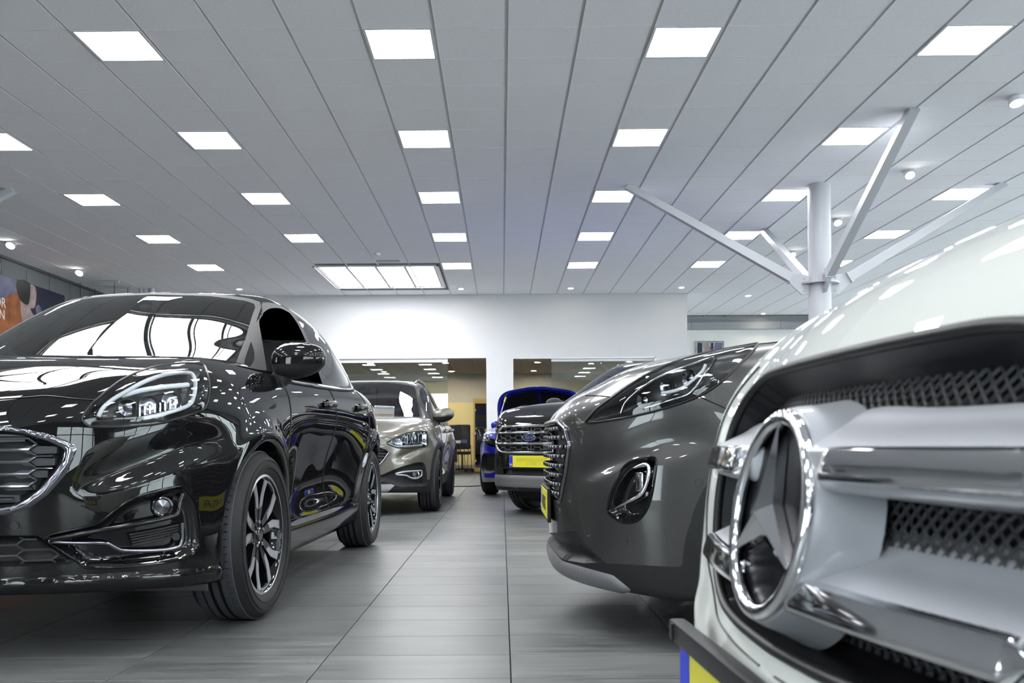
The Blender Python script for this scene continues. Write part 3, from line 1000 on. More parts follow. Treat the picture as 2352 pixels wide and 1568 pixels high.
def door_mirror(root, centre, D, capm, lowm, scale=1.0, reach=.155):
    """built for the left side, mirrored"""
    s = scale; b = Vector((centre[0] + .02 * s, centre[1] - reach * s, centre[2] - .085 * s))
    def ell(c, r, p=2.4, cut=None):
        V = []; F = []; nu, nv = 24, 14
        for j in range(nv + 1):
            th = -math.pi / 2 + math.pi * j / nv
            for i in range(nu):
                ph = 2 * math.pi * i / nu
                def sp(v): return math.copysign(abs(v) ** (2 / p), v)
                V.append((c[0] + r[0] * sp(math.cos(th)) * sp(math.cos(ph)), c[1] + r[1] * sp(math.cos(th)) * sp(math.sin(ph)), c[2] + r[2] * sp(math.sin(th))))
        for j in range(nv):
            for i in range(nu):
                k = (i + 1) % nu
                F.append((j * nu + i, j * nu + k, (j + 1) * nu + k, (j + 1) * nu + i))
        return V, F
    for sg in (1, -1):
        mname = empty('door_mirror'); mname.parent = root; mname.empty_display_size = .05
        def mk(name, V, F, m):
            V = [(v[0], v[1] * sg, v[2]) for v in V]
            if sg < 0: F = [f[::-1] for f in F]
            return mesh(name, V, F, m, mname, True, auto=50)
        c = (b.x - .02 * s, b.y + .155 * s, b.z + .085 * s)
        V, F = ell(c, (.062 * s, .122 * s, .082 * s))
        def shp(v):
            t = (v[1] - c[1]) / (.122 * s)
            # tapers outward, front face raked back towards the outside
            return (v[0] - .018 * s * t, v[1], c[2] + (v[2] - c[2]) * (1 - .12 * t) + .010 * s * t)
        top = [shp(v) for v in V]
        mk('mirror_cap', [v if v[2] > c[2] - .022 * s else (v[0], v[1], c[2] - .022 * s) for v in top], F, capm)
        mk('mirror_lower', [(c[0] + (v[0] - c[0]) * .98, c[1] + (v[1] - c[1]) * .985, min(v[2], c[2] - .018 * s)) for v in top], F, lowm)
        V, F = tube(crom([(b.x + .0, b.y - .03, b.z - .085 * s), (b.x - .0, b.y + .03 * s, b.z - .06 * s), (b.x - .012, b.y + .07 * s, b.z - .01 * s), (b.x - .02, b.y + .095 * s, b.z + .05 * s)], 4), [.036 * s] * 5 + [.03 * s] * 4 + [.036 * s] * 4, 12, flat=1.3)
        mk('mirror_arm', V, F, lowm)
        MBm = MB().box(c[0] - .058 * s, c[0] - .052 * s, c[1] - .095 * s, c[1] + .085 * s, c[2] - .05 * s, c[2] + .055 * s)
        mk('mirror_glass', MBm.V, MBm.F, M_CHROME)

def handle(root, sh, x, z, m, L=.19):
    """pull handle bridging a shallow cup on the door skin"""
    p = side_hit(sh, x, z); q = side_hit(sh, x - L, z + .012)
    if p is None or q is None: return
    for sg in (1, -1):
        def mk(name, V, F, mm):
            V = [(v[0], v[1] * sg, v[2]) for v in V]
            if sg < 0: F = [f[::-1] for f in F]
            return mesh(name, V, F, mm, root, True, auto=50)
        pts = [p + Vector((0, .002, 0)), p + Vector((-.02, .028, .002)), p.lerp(q, .5) + Vector((0, .04, .004)), q + Vector((.02, .03, .002)), q + Vector((0, .002, 0))]
        V, F = tube(crom(pts, 5), .012, 10, flat=1.5); h = mk('door_handle', V, F, m)
        c = p.lerp(q, .42)
        V = []; F = []
        for i in range(20):
            a = 2 * math.pi * i / 20; V.append((c.x + .055 * math.cos(a), c.y + .003, c.z + .03 * math.sin(a)))
        V.append((c.x, c.y - .008, c.z)); F = [(i, (i + 1) % 20, 20) for i in range(20)]
        o = mk('handle_cup', V, F, M_GLOSSB)

def plate(root, c, yaw, w=.52, h=.11, tilt=0.0, chars='', holder=True, blank=False):
    """licence plate facing +x of the car at centre c"""
    P = empty('licence_plate', c); P.parent = root; P.rotation_euler = (0, -tilt, yaw)
    if holder: MB().cbox(-.016, -.002, -w / 2 - .008, w / 2 + .008, -h / 2 - .014, h / 2 + .008, .003).build('plate_holder', M_DARK, P)
    MB().cbox(-.002, .001, -w / 2, w / 2, -h / 2, h / 2, .0008).build('plate_face', M_YEL, P)
    # seen from the front the car's right side is on the viewer's left
    MB().box(.001, .0018, -w / 2 + .003, -w / 2 + .043, -h / 2 + .003, h / 2 - .003).build('euro_band', M_PBLUE, P)
    def txt(s, y, z, size, m, name):
        cu = bpy.data.curves.new(name, 'FONT'); cu.body = s; cu.size = size; cu.extrude = .0004; cu.align_x = 'CENTER'; cu.align_y = 'CENTER'
        o = bpy.data.objects.new(name, cu); COL.objects.link(o)
        dg = bpy.context.evaluated_depsgraph_get(); me = bpy.data.meshes.new_from_object(o.evaluated_get(dg)); bpy.data.objects.remove(o)
        me.materials.clear(); me.materials.append(m)
        t = link(name, me, None, P); t.location = (.0022, y, z); t.rotation_euler = (math.pi / 2, 0, math.pi / 2)
        return t
    txt('NL', -w / 2 + .023, -h / 2 + .024, .026, M_WHITE, 'country_letters')
    if blank:
        k = 0
        for i in range(6):
            for j in range(2):
                s = [.92, .80, .86, .96][(i * 3 + j * 5 + (i * j)) % 4]
                mm = mat('plate_block_%d' % int(s * 100), (.62 * s, .58 * s, .03), .4)
                y0 = -w / 2 + .09 + i * (w - .13) / 6
                MB().box(.001, .0014, y0, y0 + (w - .13) / 6, -.036 + j * .036, j * .036).build('blurred_block', mm, P)
    elif chars:
        txt(chars, .022, -.004, .078, M_PBLK, 'plate_characters')
    return P

# ------------------------------------------------------------------ the small crossover (two of them)
def puma_sculpt(x, ay, z, f):
    # scoop in the bumper corner, between lamp and fog pod
    ax, az, bx, bz = .50, .555, .84, .745
    L = math.hypot(bx - ax, bz - az); ux, uz = (bx - ax) / L, (bz - az) / L
    t = ((ay - ax) * ux + (z - az) * uz) / L; d = -(ay - ax) * uz + (z - az) * ux
    wdt = .030 + .030 * np.clip(t, 0, 1)
    dent = .030 * np.exp(-(d / wdt) ** 2) * sstep(-.05, .45, t) * (1 - sstep(.75, 1.1, t)) * sstep(.25, .40, x)
    # elliptical hollow low in the doors
    e = ((x + 1.25 + 1.6 * (z - .50)) / .62) ** 2 + ((z - .50) / .115) ** 2
    dent = dent + .006 * np.exp(-e * .9) * sstep(.6, .7, ay)
    return f + dent
PUMA = dict(R=.336, wb=2.588, arch=.372, flare=.026, ext=puma_sculpt,
    ys=T2([.9, .6, .36, 0, -.36, -.7, -1.2, -1.7, -2.15, -2.588, -2.95, -3.4],
          [.15, .28, .42, .55, .68, .80, .90, .98, 1.06, 1.2],
          [[.80, .81, .82, .82, .815, .80, .76, .71, .64, .5],
           [.835, .85, .86, .865, .86, .845, .81, .76, .69, .55],
           [.84, .865, .875, .882, .88, .865, .835, .79, .72, .6],
           [.845, .865, .88, .888, .89, .882, .86, .825, .77, .66],
           [.82, .845, .86, .872, .882, .884, .872, .848, .81, .74],
           [.79, .840, .826, .826, .850, .880, .878, .858, .83, .79],
           [.785, .842, .818, .813, .840, .877, .878, .860, .836, .80],
           [.785, .842, .822, .822, .850, .885, .884, .864, .838, .80],
           [.80, .842, .852, .870, .892, .904, .895, .872, .84, .78],
           [.83, .86, .875, .89, .902, .908, .898, .872, .83, .74],
           [.80, .83, .85, .862, .868, .868, .855, .825, .78, .68],
           [.70, .74, .76, .78, .78, .77, .75, .72, .68, .58]]),
    xf=T2([0, .25, .45, .60, .72, .80, .86, .95],
          [.15, .24, .34, .46, .58, .70, .79, .88, 1.0],
          [[.78, .835, .845, .850, .856, .858, .856, .835, .79],
           [.77, .825, .836, .842, .848, .848, .842, .818, .77],
           [.725, .775, .79, .80, .803, .80, .79, .765, .71],
           [.645, .69, .705, .715, .715, .71, .70, .675, .62],
           [.54, .575, .59, .60, .595, .585, .57, .545, .49],
           [.43, .46, .475, .48, .47, .455, .44, .41, .36],
           [.30, .33, .34, .34, .33, .31, .29, .26, .21],
           [.05, .08, .09, .09, .07, .05, .03, .0, -.05]]),
    xr=T2([0, .5, .8, .95], [.15, .4, .7, 1.0, 1.2],
          [[-3.20, -3.30, -3.33, -3.24, -3.1], [-3.17, -3.27, -3.30, -3.2, -3.06], [-2.95, -3.08, -3.1, -3.0, -2.86], [-2.6, -2.7, -2.72, -2.6, -2.5]]),
    zt=T2([.95, .86, .78, .70, .60, .50, .38, .2, 0, -.25, -.6, -1.2, -2.0, -2.6, -3.4],
          [0, .2, .4, .55, .66, .76, .85, .95],
          [[.70, .70, .70, .69, .67, .62, .55, .45],
           [.795, .795, .795, .785, .77, .74, .70, .62],
           [.862, .862, .862, .855, .84, .81, .77, .70],
           [.905, .905, .902, .892, .875, .848, .81, .75],
           [.957, .957, .956, .944, .925, .900, .862, .80],
           [.997, .996, .992, .978, .962, .938, .902, .84],
           [1.022, 1.021, 1.016, 1.004, .992, .972, .938, .875],
           [1.048, 1.046, 1.042, 1.036, 1.029, 1.010, .976, .915],
           [1.066, 1.064, 1.061, 1.056, 1.050, 1.030, .994, .935],
           [1.082, 1.078, 1.073, 1.066, 1.058, 1.038, 1.002, .948],
           [1.10, 1.10, 1.09, 1.075, 1.06, 1.04, 1.008, .96],
           [1.10, 1.10, 1.10, 1.09, 1.075, 1.055, 1.025, .98],
           [1.11, 1.11, 1.11, 1.10, 1.09, 1.075, 1.045, 1.0],
           [1.12, 1.12, 1.12, 1.11, 1.10, 1.08, 1.05, 1.0],
           [1.08, 1.08, 1.08, 1.07, 1.05, 1.03, 1.0, .95]]),
    zb=T1([(-3.4, .34), (-3.0, .26), (-2.2, .20), (-1.2, .19), (-.4, .19), (.4, .21), (.7, .228), (.9, .24)]),
    ysg=T2([.2, -.5, -1.0, -1.6, -2.2, -2.7, -3.2], [.90, 1.0, 1.1, 1.25, 1.4, 1.5, 1.6],
           [[.83, .80, .765, .705, .64, .595, .55],
            [.838, .815, .782, .722, .655, .610, .56],
            [.842, .822, .79, .733, .668, .622, .57],
            [.842, .824, .793, .735, .668, .62, .565],
            [.835, .815, .78, .715, .64, .585, .53],
            [.80, .775, .735, .66, .58, .52, .46],
            [.72, .69, .65, .58, .5, .44, .38]]),
    xw=T2([0, .3, .5, .60, .68, .8], [.90, 1.06, 1.2, 1.34, 1.46, 1.6],
          [[.06, -.235, -.48, -.725, -.955, -1.25],
           [.05, -.24, -.50, -.765, -1.01, -1.32],
           [.02, -.265, -.555, -.84, -1.10, -1.42],
           [-.02, -.31, -.615, -.91, -1.19, -1.53],
           [-.10, -.40, -.71, -1.01, -1.30, -1.65],
           [-.36, -.70, -1.02, -1.32, -1.60, -1.97]]),
    xrg=T2([0, .5, .8], [.9, 1.1, 1.25, 1.4, 1.6], [[-3.4, -3.28, -3.15, -3.02, -2.9], [-3.36, -3.25, -3.1, -2.97, -2.85], [-3.2, -3.1, -2.95, -2.8, -2.7]]),
    zr=T2([-.4, -.9, -1.2, -1.6, -2.0, -2.5, -3.0, -3.3], [0, .3, .5, .62, .8],
          [[1.350, 1.345, 1.330, 1.310, 1.260], [1.477, 1.472, 1.458, 1.440, 1.390], [1.520, 1.515, 1.501, 1.483, 1.435], [1.540, 1.535, 1.521, 1.503, 1.455],
           [1.533, 1.528, 1.514, 1.496, 1.448], [1.493, 1.488, 1.474, 1.456, 1.408], [1.430, 1.425, 1.410, 1.390, 1.340], [1.380, 1.375, 1.360, 1.340, 1.290]]),
    belt=1.04, dash=-.62, seat=-1.35, ye=.70, mirror=(-1.02, 1.36))

def glazing(root, D, M, h, G, clear_front=False, dark_rear=True, paintm=None, open_front=False, dlo=None, bpil=None, wsc=None, trimw=.018, roofm=None, mp=None, frontm=None, key=None):
    mp = mp or (lambda V: V)
    """splits the cabin shell into windscreen, side windows, trims, roof and pillars"""
    gk = 'g' + (key or 'puma')
    if gk not in CACHE: CACHE[gk] = extract(G, D['glo'], D['ghi'], h)
    gs = Shell(tuple(a.copy() for a in CACHE[gk]), M)
    gs = Shell(clip(gs.V, gs.T, gs.N, gs.V[:, 2] - D.get('gz0', .93))[0], M)
    # windscreen
    sel = gs.N[:, 0] > .28
    v = sdf(np.abs(mp(gs.V)[:, [1, 2]]), wsc); v = np.where(sel, v, -np.abs(v) - .01)
    tr = gs.copy()
    ws = gs.cut(v)
    ws.build('windscreen', M_GLASS, root)
    # black ceramic edge
    v2 = sdf(np.abs(mp(gs.V)[:, [1, 2]]), wsc) + .022; v2 = np.where(gs.N[:, 0] > .28, v2, -np.abs(v2) - .01)
    gs.cut(v2).build('windscreen_seal', M_SEAL, root)
    # side glass
    for i, (poly, gm) in enumerate(dlo):
        v = sdf(mp(gs.V)[:, [0, 2]], poly); v = np.where(gs.N[:, 1] > .35, v, -np.abs(v) - .01)
        p = gs.cut(v)
        if len(p.T) == 0: continue
        if open_front and i == 0:
            mesh('side_window', p.V * [1, -1, 1], p.T[:, ::-1].copy(), gm, root, True, normals=p.N * [1, -1, 1])
        else:
            p.build2('side_window', gm, root)
    allp = bpil
    v = sdf(mp(gs.V)[:, [0, 2]], allp); v = np.where(gs.N[:, 1] > .35, v, -np.abs(v) - .01)
    gs.cut(v).build2('window_surround', M_SEAL, root)
    gs.build('roof_and_pillars', roofm or paintm, root)
    return gs
PUMA.update(glo=(-3.4, -.03, .90), ghi=(.1, .92, 1.62))
DLO_F = crom([(-.50, 1.005), (-.95, 1.02), (-1.36, 1.035), (-1.385, 1.06), (-1.36, 1.40), (-1.33, 1.43), (-1.18, 1.43), (-1.05, 1.40), (-.86, 1.31), (-.66, 1.165), (-.52, 1.04)], 6, True)
DLO_R = crom([(-1.47, 1.04), (-1.9, 1.055), (-2.28, 1.085), (-2.42, 1.13), (-2.40, 1.17), (-2.2, 1.29), (-1.95, 1.375), (-1.70, 1.415), (-1.52, 1.43), (-1.46, 1.40), (-1.45, 1.07)], 6, True)
DLO_ALL = crom([(-.30, .985), (-.6, .985), (-1.4, 1.012), (-2.3, 1.06), (-2.5, 1.12), (-2.44, 1.19), (-2.2, 1.325), (-1.9, 1.415), (-1.45, 1.46), (-1.15, 1.458), (-.98, 1.415), (-.74, 1.27), (-.5, 1.09), (-.32, 1.01)], 6, True)
WSC = [(-.1, .90), (.70, .90), (.68, 1.0), (.652, 1.08), (.618, 1.2), (.578, 1.32), (.548, 1.41), (.528, 1.438), (.48, 1.454), (.3, 1.478), (-.1, 1.485)]

def root_of(name, M, label, cat='car'):
    r = empty(name, M.translation, M.to_euler().z, label, cat)
    return r

def hexmesh(root, name, hitf, inside, y0, y1, z0, z1, cw, chh, r, m, skew=.28, both=True):
    """elongated hexagon cells drawn as bars on a surface; hitf(y, z) -> point"""
    mb = MB()
    rows = int((z1 - z0) / chh) + 1; cols = int((y1 - y0) / (cw * (1 - skew / 2))) + 2
    for j in range(rows):
        for i in range(cols):
            cy = y0 + i * cw * (1 - skew / 2); cz = z0 + (j + .5 * (i % 2)) * chh
            hx = [(-.5 + skew * .5, .5), (.5 - skew * .5, .5), (.5, 0), (.5 - skew * .5, -.5), (-.5 + skew * .5, -.5), (-.5, 0)]
            P = [(cy + a * cw * .99, cz + b * chh * .96) for a, b in hx]
            Q = []
            for (a, b), (c, d) in zip(P, P[1:] + P[:1]):
                for t in (0, .5): Q.append((a + (c - a) * t, b + (d - b) * t))
            ok = [inside(a, b) for a, b in Q]
            if not any(ok): continue
            seg = [hitf(a, b) for (a, b), k in zip(Q, ok) if k]
            seg = [s for s in seg if s is not None]
            if len(seg) < 3: continue
            if all(ok): mb.tube(seg, r, 5, True)
            else:
                # keep the longest run inside
                n = len(Q); st = next((k for k in range(n) if ok[k] and not ok[k - 1]), 0)
                runp = []
                for k in range(n):
                    a, b = Q[(st + k) % n]
                    if not ok[(st + k) % n]: break
                    p = hitf(a, b)
                    if p is not None: runp.append(p)
                if len(runp) > 1: mb.tube(runp, r, 5)
    if both:
        V = [(v[0], -v[1], v[2]) for v in mb.V]; F = [f[::-1] for f in mb.F]
        mb.add(V, F)
    return tag(mb.build(name, m, root, True, auto=60), kind='stuff')

def to_local(M, P):
    Mi = M.inverted(); return [Mi @ Vector(p) for p in P]

CACHE = {}
def puma_base(M, paintm, label, h=.012, open_front=False, name='car'):
    D = PUMA
    root = root_of(name, M, label)
    B = body_field(D); G = cabin_field(D)
    if 'puma' not in CACHE: CACHE['puma'] = extract(B, (-3.45, -.03, .14), (.96, .99, 1.16), h)
    sh = Shell(tuple(a.copy() for a in CACHE['puma']), M)
    sh.cut(np.where((sh.V[:, 2] > .93) & (sh.N[:, 2] > .2), -G(*sh.V.T) - .012, -1.0))
    full = sh.copy()
    gs = glazing(root, D, M, h * 1.25, G, paintm=paintm, open_front=open_front, dlo=[(DLO_F, M_GLASS), (DLO_R, M_GLASSD)], bpil=DLO_ALL, wsc=WSC)
    interior(root, D)
    return root, sh, full, gs

def sill_and_gaps(root, sh, full, paintm, gloss=True):
    # side skirt
    z = sh.V[:, 2]; x = sh.V[:, 0]
    v = np.minimum(np.minimum(.335 + .0 * x - z, -.37 - x), x + 2.588 - .36)
    v = np.where(sh.N[:, 1] > -.2, v, -np.abs(v) - .01)
    p = sh.cut(v)
    dist = np.minimum(np.minimum(.335 - p.V[:, 2], -.37 - p.V[:, 0]), p.V[:, 0] + 2.228)
    p.push(-.016, dist, .03).build2('sill_moulding', M_GLOSSB if gloss else M_CLAD, root, normals=False)
    # door gaps
    seam(root, run(side_hit, full, [(-.40, .34), (-.405, .5), (-.42, .7), (-.45, .86), (-.44, .98)], .0005))
    seam(root, run(side_hit, full, [(-1.42, .34), (-1.425, .6), (-1.43, .85), (-1.42, 1.02)], .0005))
    seam(root, run(side_hit, full, [(-2.10, .36), (-2.14, .48), (-2.20, .60), (-2.27, .70), (-2.34, .82), (-2.36, .95), (-2.36, 1.05)], .0005))
    seam(root, run(side_hit, full, [(-.40, .345), (-.8, .345), (-1.42, .345), (-2.10, .36)], .0005))
    # waistline moulding
    tube2('waist_moulding', run(side_hit, full, [(-.5, .99), (-.95, 1.0), (-1.42, 1.012), (-1.9, 1.03), (-2.3, 1.055)], .004), .008, M_PIANO, root, seg=6)

def largest_off(g, o):
    g.V = g.V + g.N * o
    return g

def lamp(root, sh, M, outline, depth, lensm=M_LENS, housm=None, ring=None, name='headlamp', wpx=None, bulge=.004, mask=None, gasket=.004):
    """lens = a piece of the body skin, behind it a sunk housing; ring = light guide"""
    surf = sh.copy()
    piece = sh.cut_photo(outline, mask)
    Wd = piece.world()
    d = sdf(pix(Wd), outline) * Wd[:, 1] / F_PX
    H = empty(name); H.parent = root
    largest_off(piece.push(depth, np.maximum(d, 0), depth * .7), -.003).build2('lamp_housing', housm or M_HOUS, H, normals=False)
    largest_off(piece.push(-bulge, np.maximum(d, 0), .03), .001).build2('lamp_lens', lensm, H, normals=False)
    if gasket:
        tube2('lamp_gasket', surf.path(outline, .001, 1, True, straight=True), gasket, M_PBLK, H, closed=True, seg=6)
    return H, surf, piece

def region(root, sh, outline, depth, m, name, w=.02, mask=None, normals=False, edge=None, edgem=None):
    surf = sh.copy()
    p = sh.cut_photo(outline, mask)
    if len(p.T) == 0: return p
    Wd = p.world(); d = np.maximum(sdf(pix(Wd), outline) * Wd[:, 1] / F_PX, 0)
    p.push(depth, d, w).build2(name, m, root, normals=normals)
    if edge: tube2(name + '_edge', surf.path(outline, .001, 1, True, straight=True), edge, edgem or M_PBLK, root, closed=True, seg=6)
    return p

def black_puma():
    M = place(-1.85, 3.69, math.radians(-91.55))
    pm = paint('black_paint', (.006, .006, .0065))
    root, sh, full, gs = puma_base(M, pm, 'glossy black small crossover facing the camera on the left, nearest to it', open_front=True)
    # headlamp
    HL = crom([(190, 957), (196, 946), (212, 925), (230, 911), (255, 890), (281, 872), (319, 854), (357, 842), (395, 836), (434, 833.5), (459, 836), (472, 844), (480, 877), (480, 902), (472, 933), (454, 946), (408, 961), (357, 974), (281, 980), (230, 981), (204, 978), (190, 966)], 4, True)
    H, surf, pc = lamp(root, sh, M, HL, .055)
    ring = [(227, 956), (237, 935.5), (255, 918), (281, 901), (332, 872), (383, 854), (434, 850), (449, 861.5), (453, 884.5), (449, 910), (439, 928), (408, 941), (370, 951), (332, 960)]
    tube2('light_guide', surf.path(ring, -.010, 6), .0075, M_LEDRING, H, seg=8)
    tube2('light_blade', surf.path([(281, 901), (330, 888), (390, 880), (440, 876)], -.022, 6), .009, M_LEDRING, H, seg=8)
    for a, b, r in ((300, 930, .030), (352, 927, .034), (405, 916, .034)):
        c = surf.hit(a, b, -.03)
        if c is not None:
            mb = MB().lathe([(.006, -.02), (r * .6, -.016), (r * .9, -.002), (r, .006), (r * .96, .008), (r * .5, .002), (.0, .006)], 20, 'x', Matrix.Translation(c) @ Matrix.Rotation(math.radians(28), 4, 'Z'))
            solid2('projector', mb, M_DCHROME, H, True)
    for k in range(9):
        a = 330 + k * 12; c = surf.hit(a, 942 - k * 2.6, -.028)
        if c is not None: solid2('reflector_fin', MB().cbox(-.02, .012, -.003, .003, -.016, .016, .001, Matrix.Translation(c) @ Matrix.Rotation(math.radians(20), 4, 'Z')), M_REFL, H)
    # grille
    GO = [(-213, 962), (-100, 966), (0, 977), (56, 985), (112, 996.5), (157, 1013), (173, 1022), (177, 1030), (168, 1055), (151.5, 1089), (112, 1134), (70, 1165), (28, 1179), (0, 1183), (-213, 1192), (-300, 1150), (-300, 1000)]
    GI = [(-213, 974), (-100, 978), (0, 988), (56, 995), (112, 1013), (141, 1026), (149, 1034), (143, 1061), (123.5, 1089), (84, 1131), (50.5, 1153.7), (25, 1164), (0, 1168), (-213, 1176), (-300, 1140), (-300, 1010)]
    surf = sh.copy()
    fr = region(root, sh, GO, -.010, M_DCHROME, 'grille_frame', .012)
    hold = Shell((fr.V, fr.T, fr.N), M)
    # the opening inside the frame
    for nm in ('grille_frame', 'grille_frame.001'):
        o = bpy.data.objects.get(nm)
        if o: bpy.data.objects.remove(o)
    inn = fr.cut(np.where(fr.facing(), sdf(pix(fr.world()), GI), -1.0))
    Wd = fr.world(); d = np.minimum(np.abs(sdf(pix(Wd), GO)), np.abs(sdf(pix(Wd), GI))) * Wd[:, 1] / F_PX
    fr.push(-.007, d, .008).build('grille_frame', M_DCHROME, root, normals=False)
    Wd = inn.world(); d = np.maximum(sdf(pix(Wd), GI) * Wd[:, 1] / F_PX, 0)
    inn.push(.05, d, .02).build('grille_back', M_DARK, root, normals=False)
    GIl = [hold.hit(a, b) for a, b in dens(GI, 4, True)]
    GIl = np.array([(p.y, p.z) for p in GIl if p is not None])
    # close the outline over the centre line
    zt_, zb_ = GIl[:, 1].max(), GIl[:, 1].min()
    def ing(y, z, m_=.004): return abs(y) < .6 and sdf([(max(abs(y), GIl[:, 0].min() + .001), z)], GIl)[0] > m_
    def gh(y, z): return front_hit(surf, max(y, .001), z, -.012)
    hexmesh(root, 'grille_mesh', gh, ing, -.0, .62, zb_, zt_ + .03, .135, .0385, .0042, M_DCHROME, skew=.35)
    # filled panels in the outer cells
    for j in range(7):
        zc = zb_ + .0385 * (j + .0)
        ymax = max([y for y in np.arange(.2, .6, .005) if ing(y, zc, .012)] or [0])
        if ymax < .28: continue
        P = [gh(a, b) for a, b in ((ymax - .11, zc), (ymax - .085, zc + .013), (ymax - .005, zc + .011), (ymax - .005, zc - .011), (ymax - .085, zc - .013))]
        if any(p is None for p in P): continue
        mb = MB(); mb.add([p + Vector((-.004, 0, 0)) for p in P] + [p + Vector((-.02, 0, 0)) for p in P], [(0, 1, 2, 3, 4), (9, 8, 7, 6, 5)] + [(i, i + 5, (i + 1) % 5 + 5, (i + 1) % 5) for i in range(5)])
        solid2('grille_flag', mb, M_PIANO, root)
    # lower intake, fog pod
    LI = [(-213, 1227), (0, 1229.5), (84, 1229.5), (98, 1236), (180, 1293), (120, 1299), (0, 1301), (-213, 1303), (-300, 1290), (-300, 1240)]
    p = region(root, sh, LI, .04, M_DARK, 'lower_intake', .015)
    LIl = np.array([(q.y, q.z) for q in (surf.hit(a, b) for a, b in dens(LI, 4, True)) if q is not None])
    def inl(y, z): return sdf([(max(abs(y), LIl[:, 0].min() + .001), z)], LIl)[0] > .004
    hexmesh(root, 'intake_mesh', lambda y, z: front_hit(surf, max(y, .001), z, -.014), inl, 0, .6, LIl[:, 1].min(), LIl[:, 1].max() + .03, .12, .034, .0036, M_PIANO, skew=.35)
    FO = [(104, 1238), (140, 1222), (219, 1204), (262, 1172), (309, 1142), (365, 1125.6), (407, 1117), (422, 1120), (432, 1131), (449, 1156), (457.5, 1198.6), (460, 1240.7), (449, 1266), (421, 1283), (365, 1294), (281, 1302), (202, 1304), (180, 1292)]
    FOs = crom(FO, 3, True)
    p = region(root, sh, FOs, .028, M_GLOSSB, 'fog_lamp_pod', .03, edge=.004, edgem=M_GLOSSB)
    tube2('pod_blade', surf.path([(115, 1240), (180, 1226), (262, 1212), (340, 1198), (398, 1184), (408, 1172), (412, 1150), (418, 1134)], .004, 5), .009, M_GLOSSB, root, seg=8)
    tube2('pod_blade', surf.path([(112, 1243), (170, 1246), (240, 1247), (262, 1256), (285, 1264), (350, 1264), (400, 1258), (416, 1244), (418, 1200)], .002, 5), .007, M_DCHROME, root, seg=8)
    c = surf.hit(377, 1163, -.012)
    if c is not None:
        mb = MB().lathe([(.0, -.03), (.02, -.026), (.031, -.008), (.034, .004), (.029, .007), (.024, .002), (.0, .006)], 24, 'x', Matrix.Translation(c) @ Matrix.Rotation(math.radians(25), 4, 'Z'))
        solid2('fog_lamp', mb, M_DCHROME, root, True)
    for k in range(5):
        tube2('pod_slat', surf.path([(300 + k * 2, 1229 + k * 6), (360, 1218 + k * 6), (414, 1206 + k * 6)], -.012, 4), .0032, M_PIANO, root, seg=5)
    for a, b in ((35, 1207), (404, 1232)):
        c = surf.hit(a, b, .001)
        if c is not None:
            solid2('parking_sensor', MB().lathe([(.0, .002), (.009, .002), (.0095, .004), (.0125, .004), (.013, 0)], 18, 'x', Matrix.Translation(c)), M_PIANO, root, True)
    # splitter
    v = np.where(sh.V[:, 0] > .2, .262 + .02 * sstep(.3, .8, sh.V[:, 0]) - sh.V[:, 2], -1.0)
    lip = sh.cut(v); d = np.maximum(.262 + .02 * sstep(.3, .8, lip.V[:, 0]) - lip.V[:, 2], 0)
    lip.push(-.012, d, .02).build('front_splitter', M_GLOSSB, root, normals=False)
    # air dam ahead of the front wheels
    solid2('air_deflector', MB().cbox(.40, .412, .36, .80, .172, .24, .004), M_PIANO, root)
    # gaps: bonnet edge, bumper to wing
    seam(root, surf.path([(-120, 921), (0, 916), (60, 912), (110, 909), (170, 915), (224, 919)], .0005, 6))
    seam(root, surf.path([(472, 936), (500, 951), (530, 968), (548, 978)], .0005, 4))
    seam(root, run(top_hit, full, [(.30, .665), (.15, .70), (-.05, .725), (-.25, .735)], .0005))
    sill_and_gaps(root, sh, full, pm)
    sh.build('body_shell', pm, root)
    door_mirror(root, (-.50, .905, 1.085), PUMA, M_GLOSSB, M_CLAD)
    handle(root, full, -1.13, .905, M_GLOSSB); handle(root, full, -2.02, .925, M_GLOSSB)
    for x, y in ((0, .795), (-2.588, .785)):
        make_wheel(root, x, y, .336, .215, .241, 'double', math.radians(-2) if x == 0 else 0)
        make_wheel(root, x, -y, .336, .215, .241, 'double', math.radians(-2) if x == 0 else 0)
    return root
if not ONLY or 'b' in ONLY: black_puma()
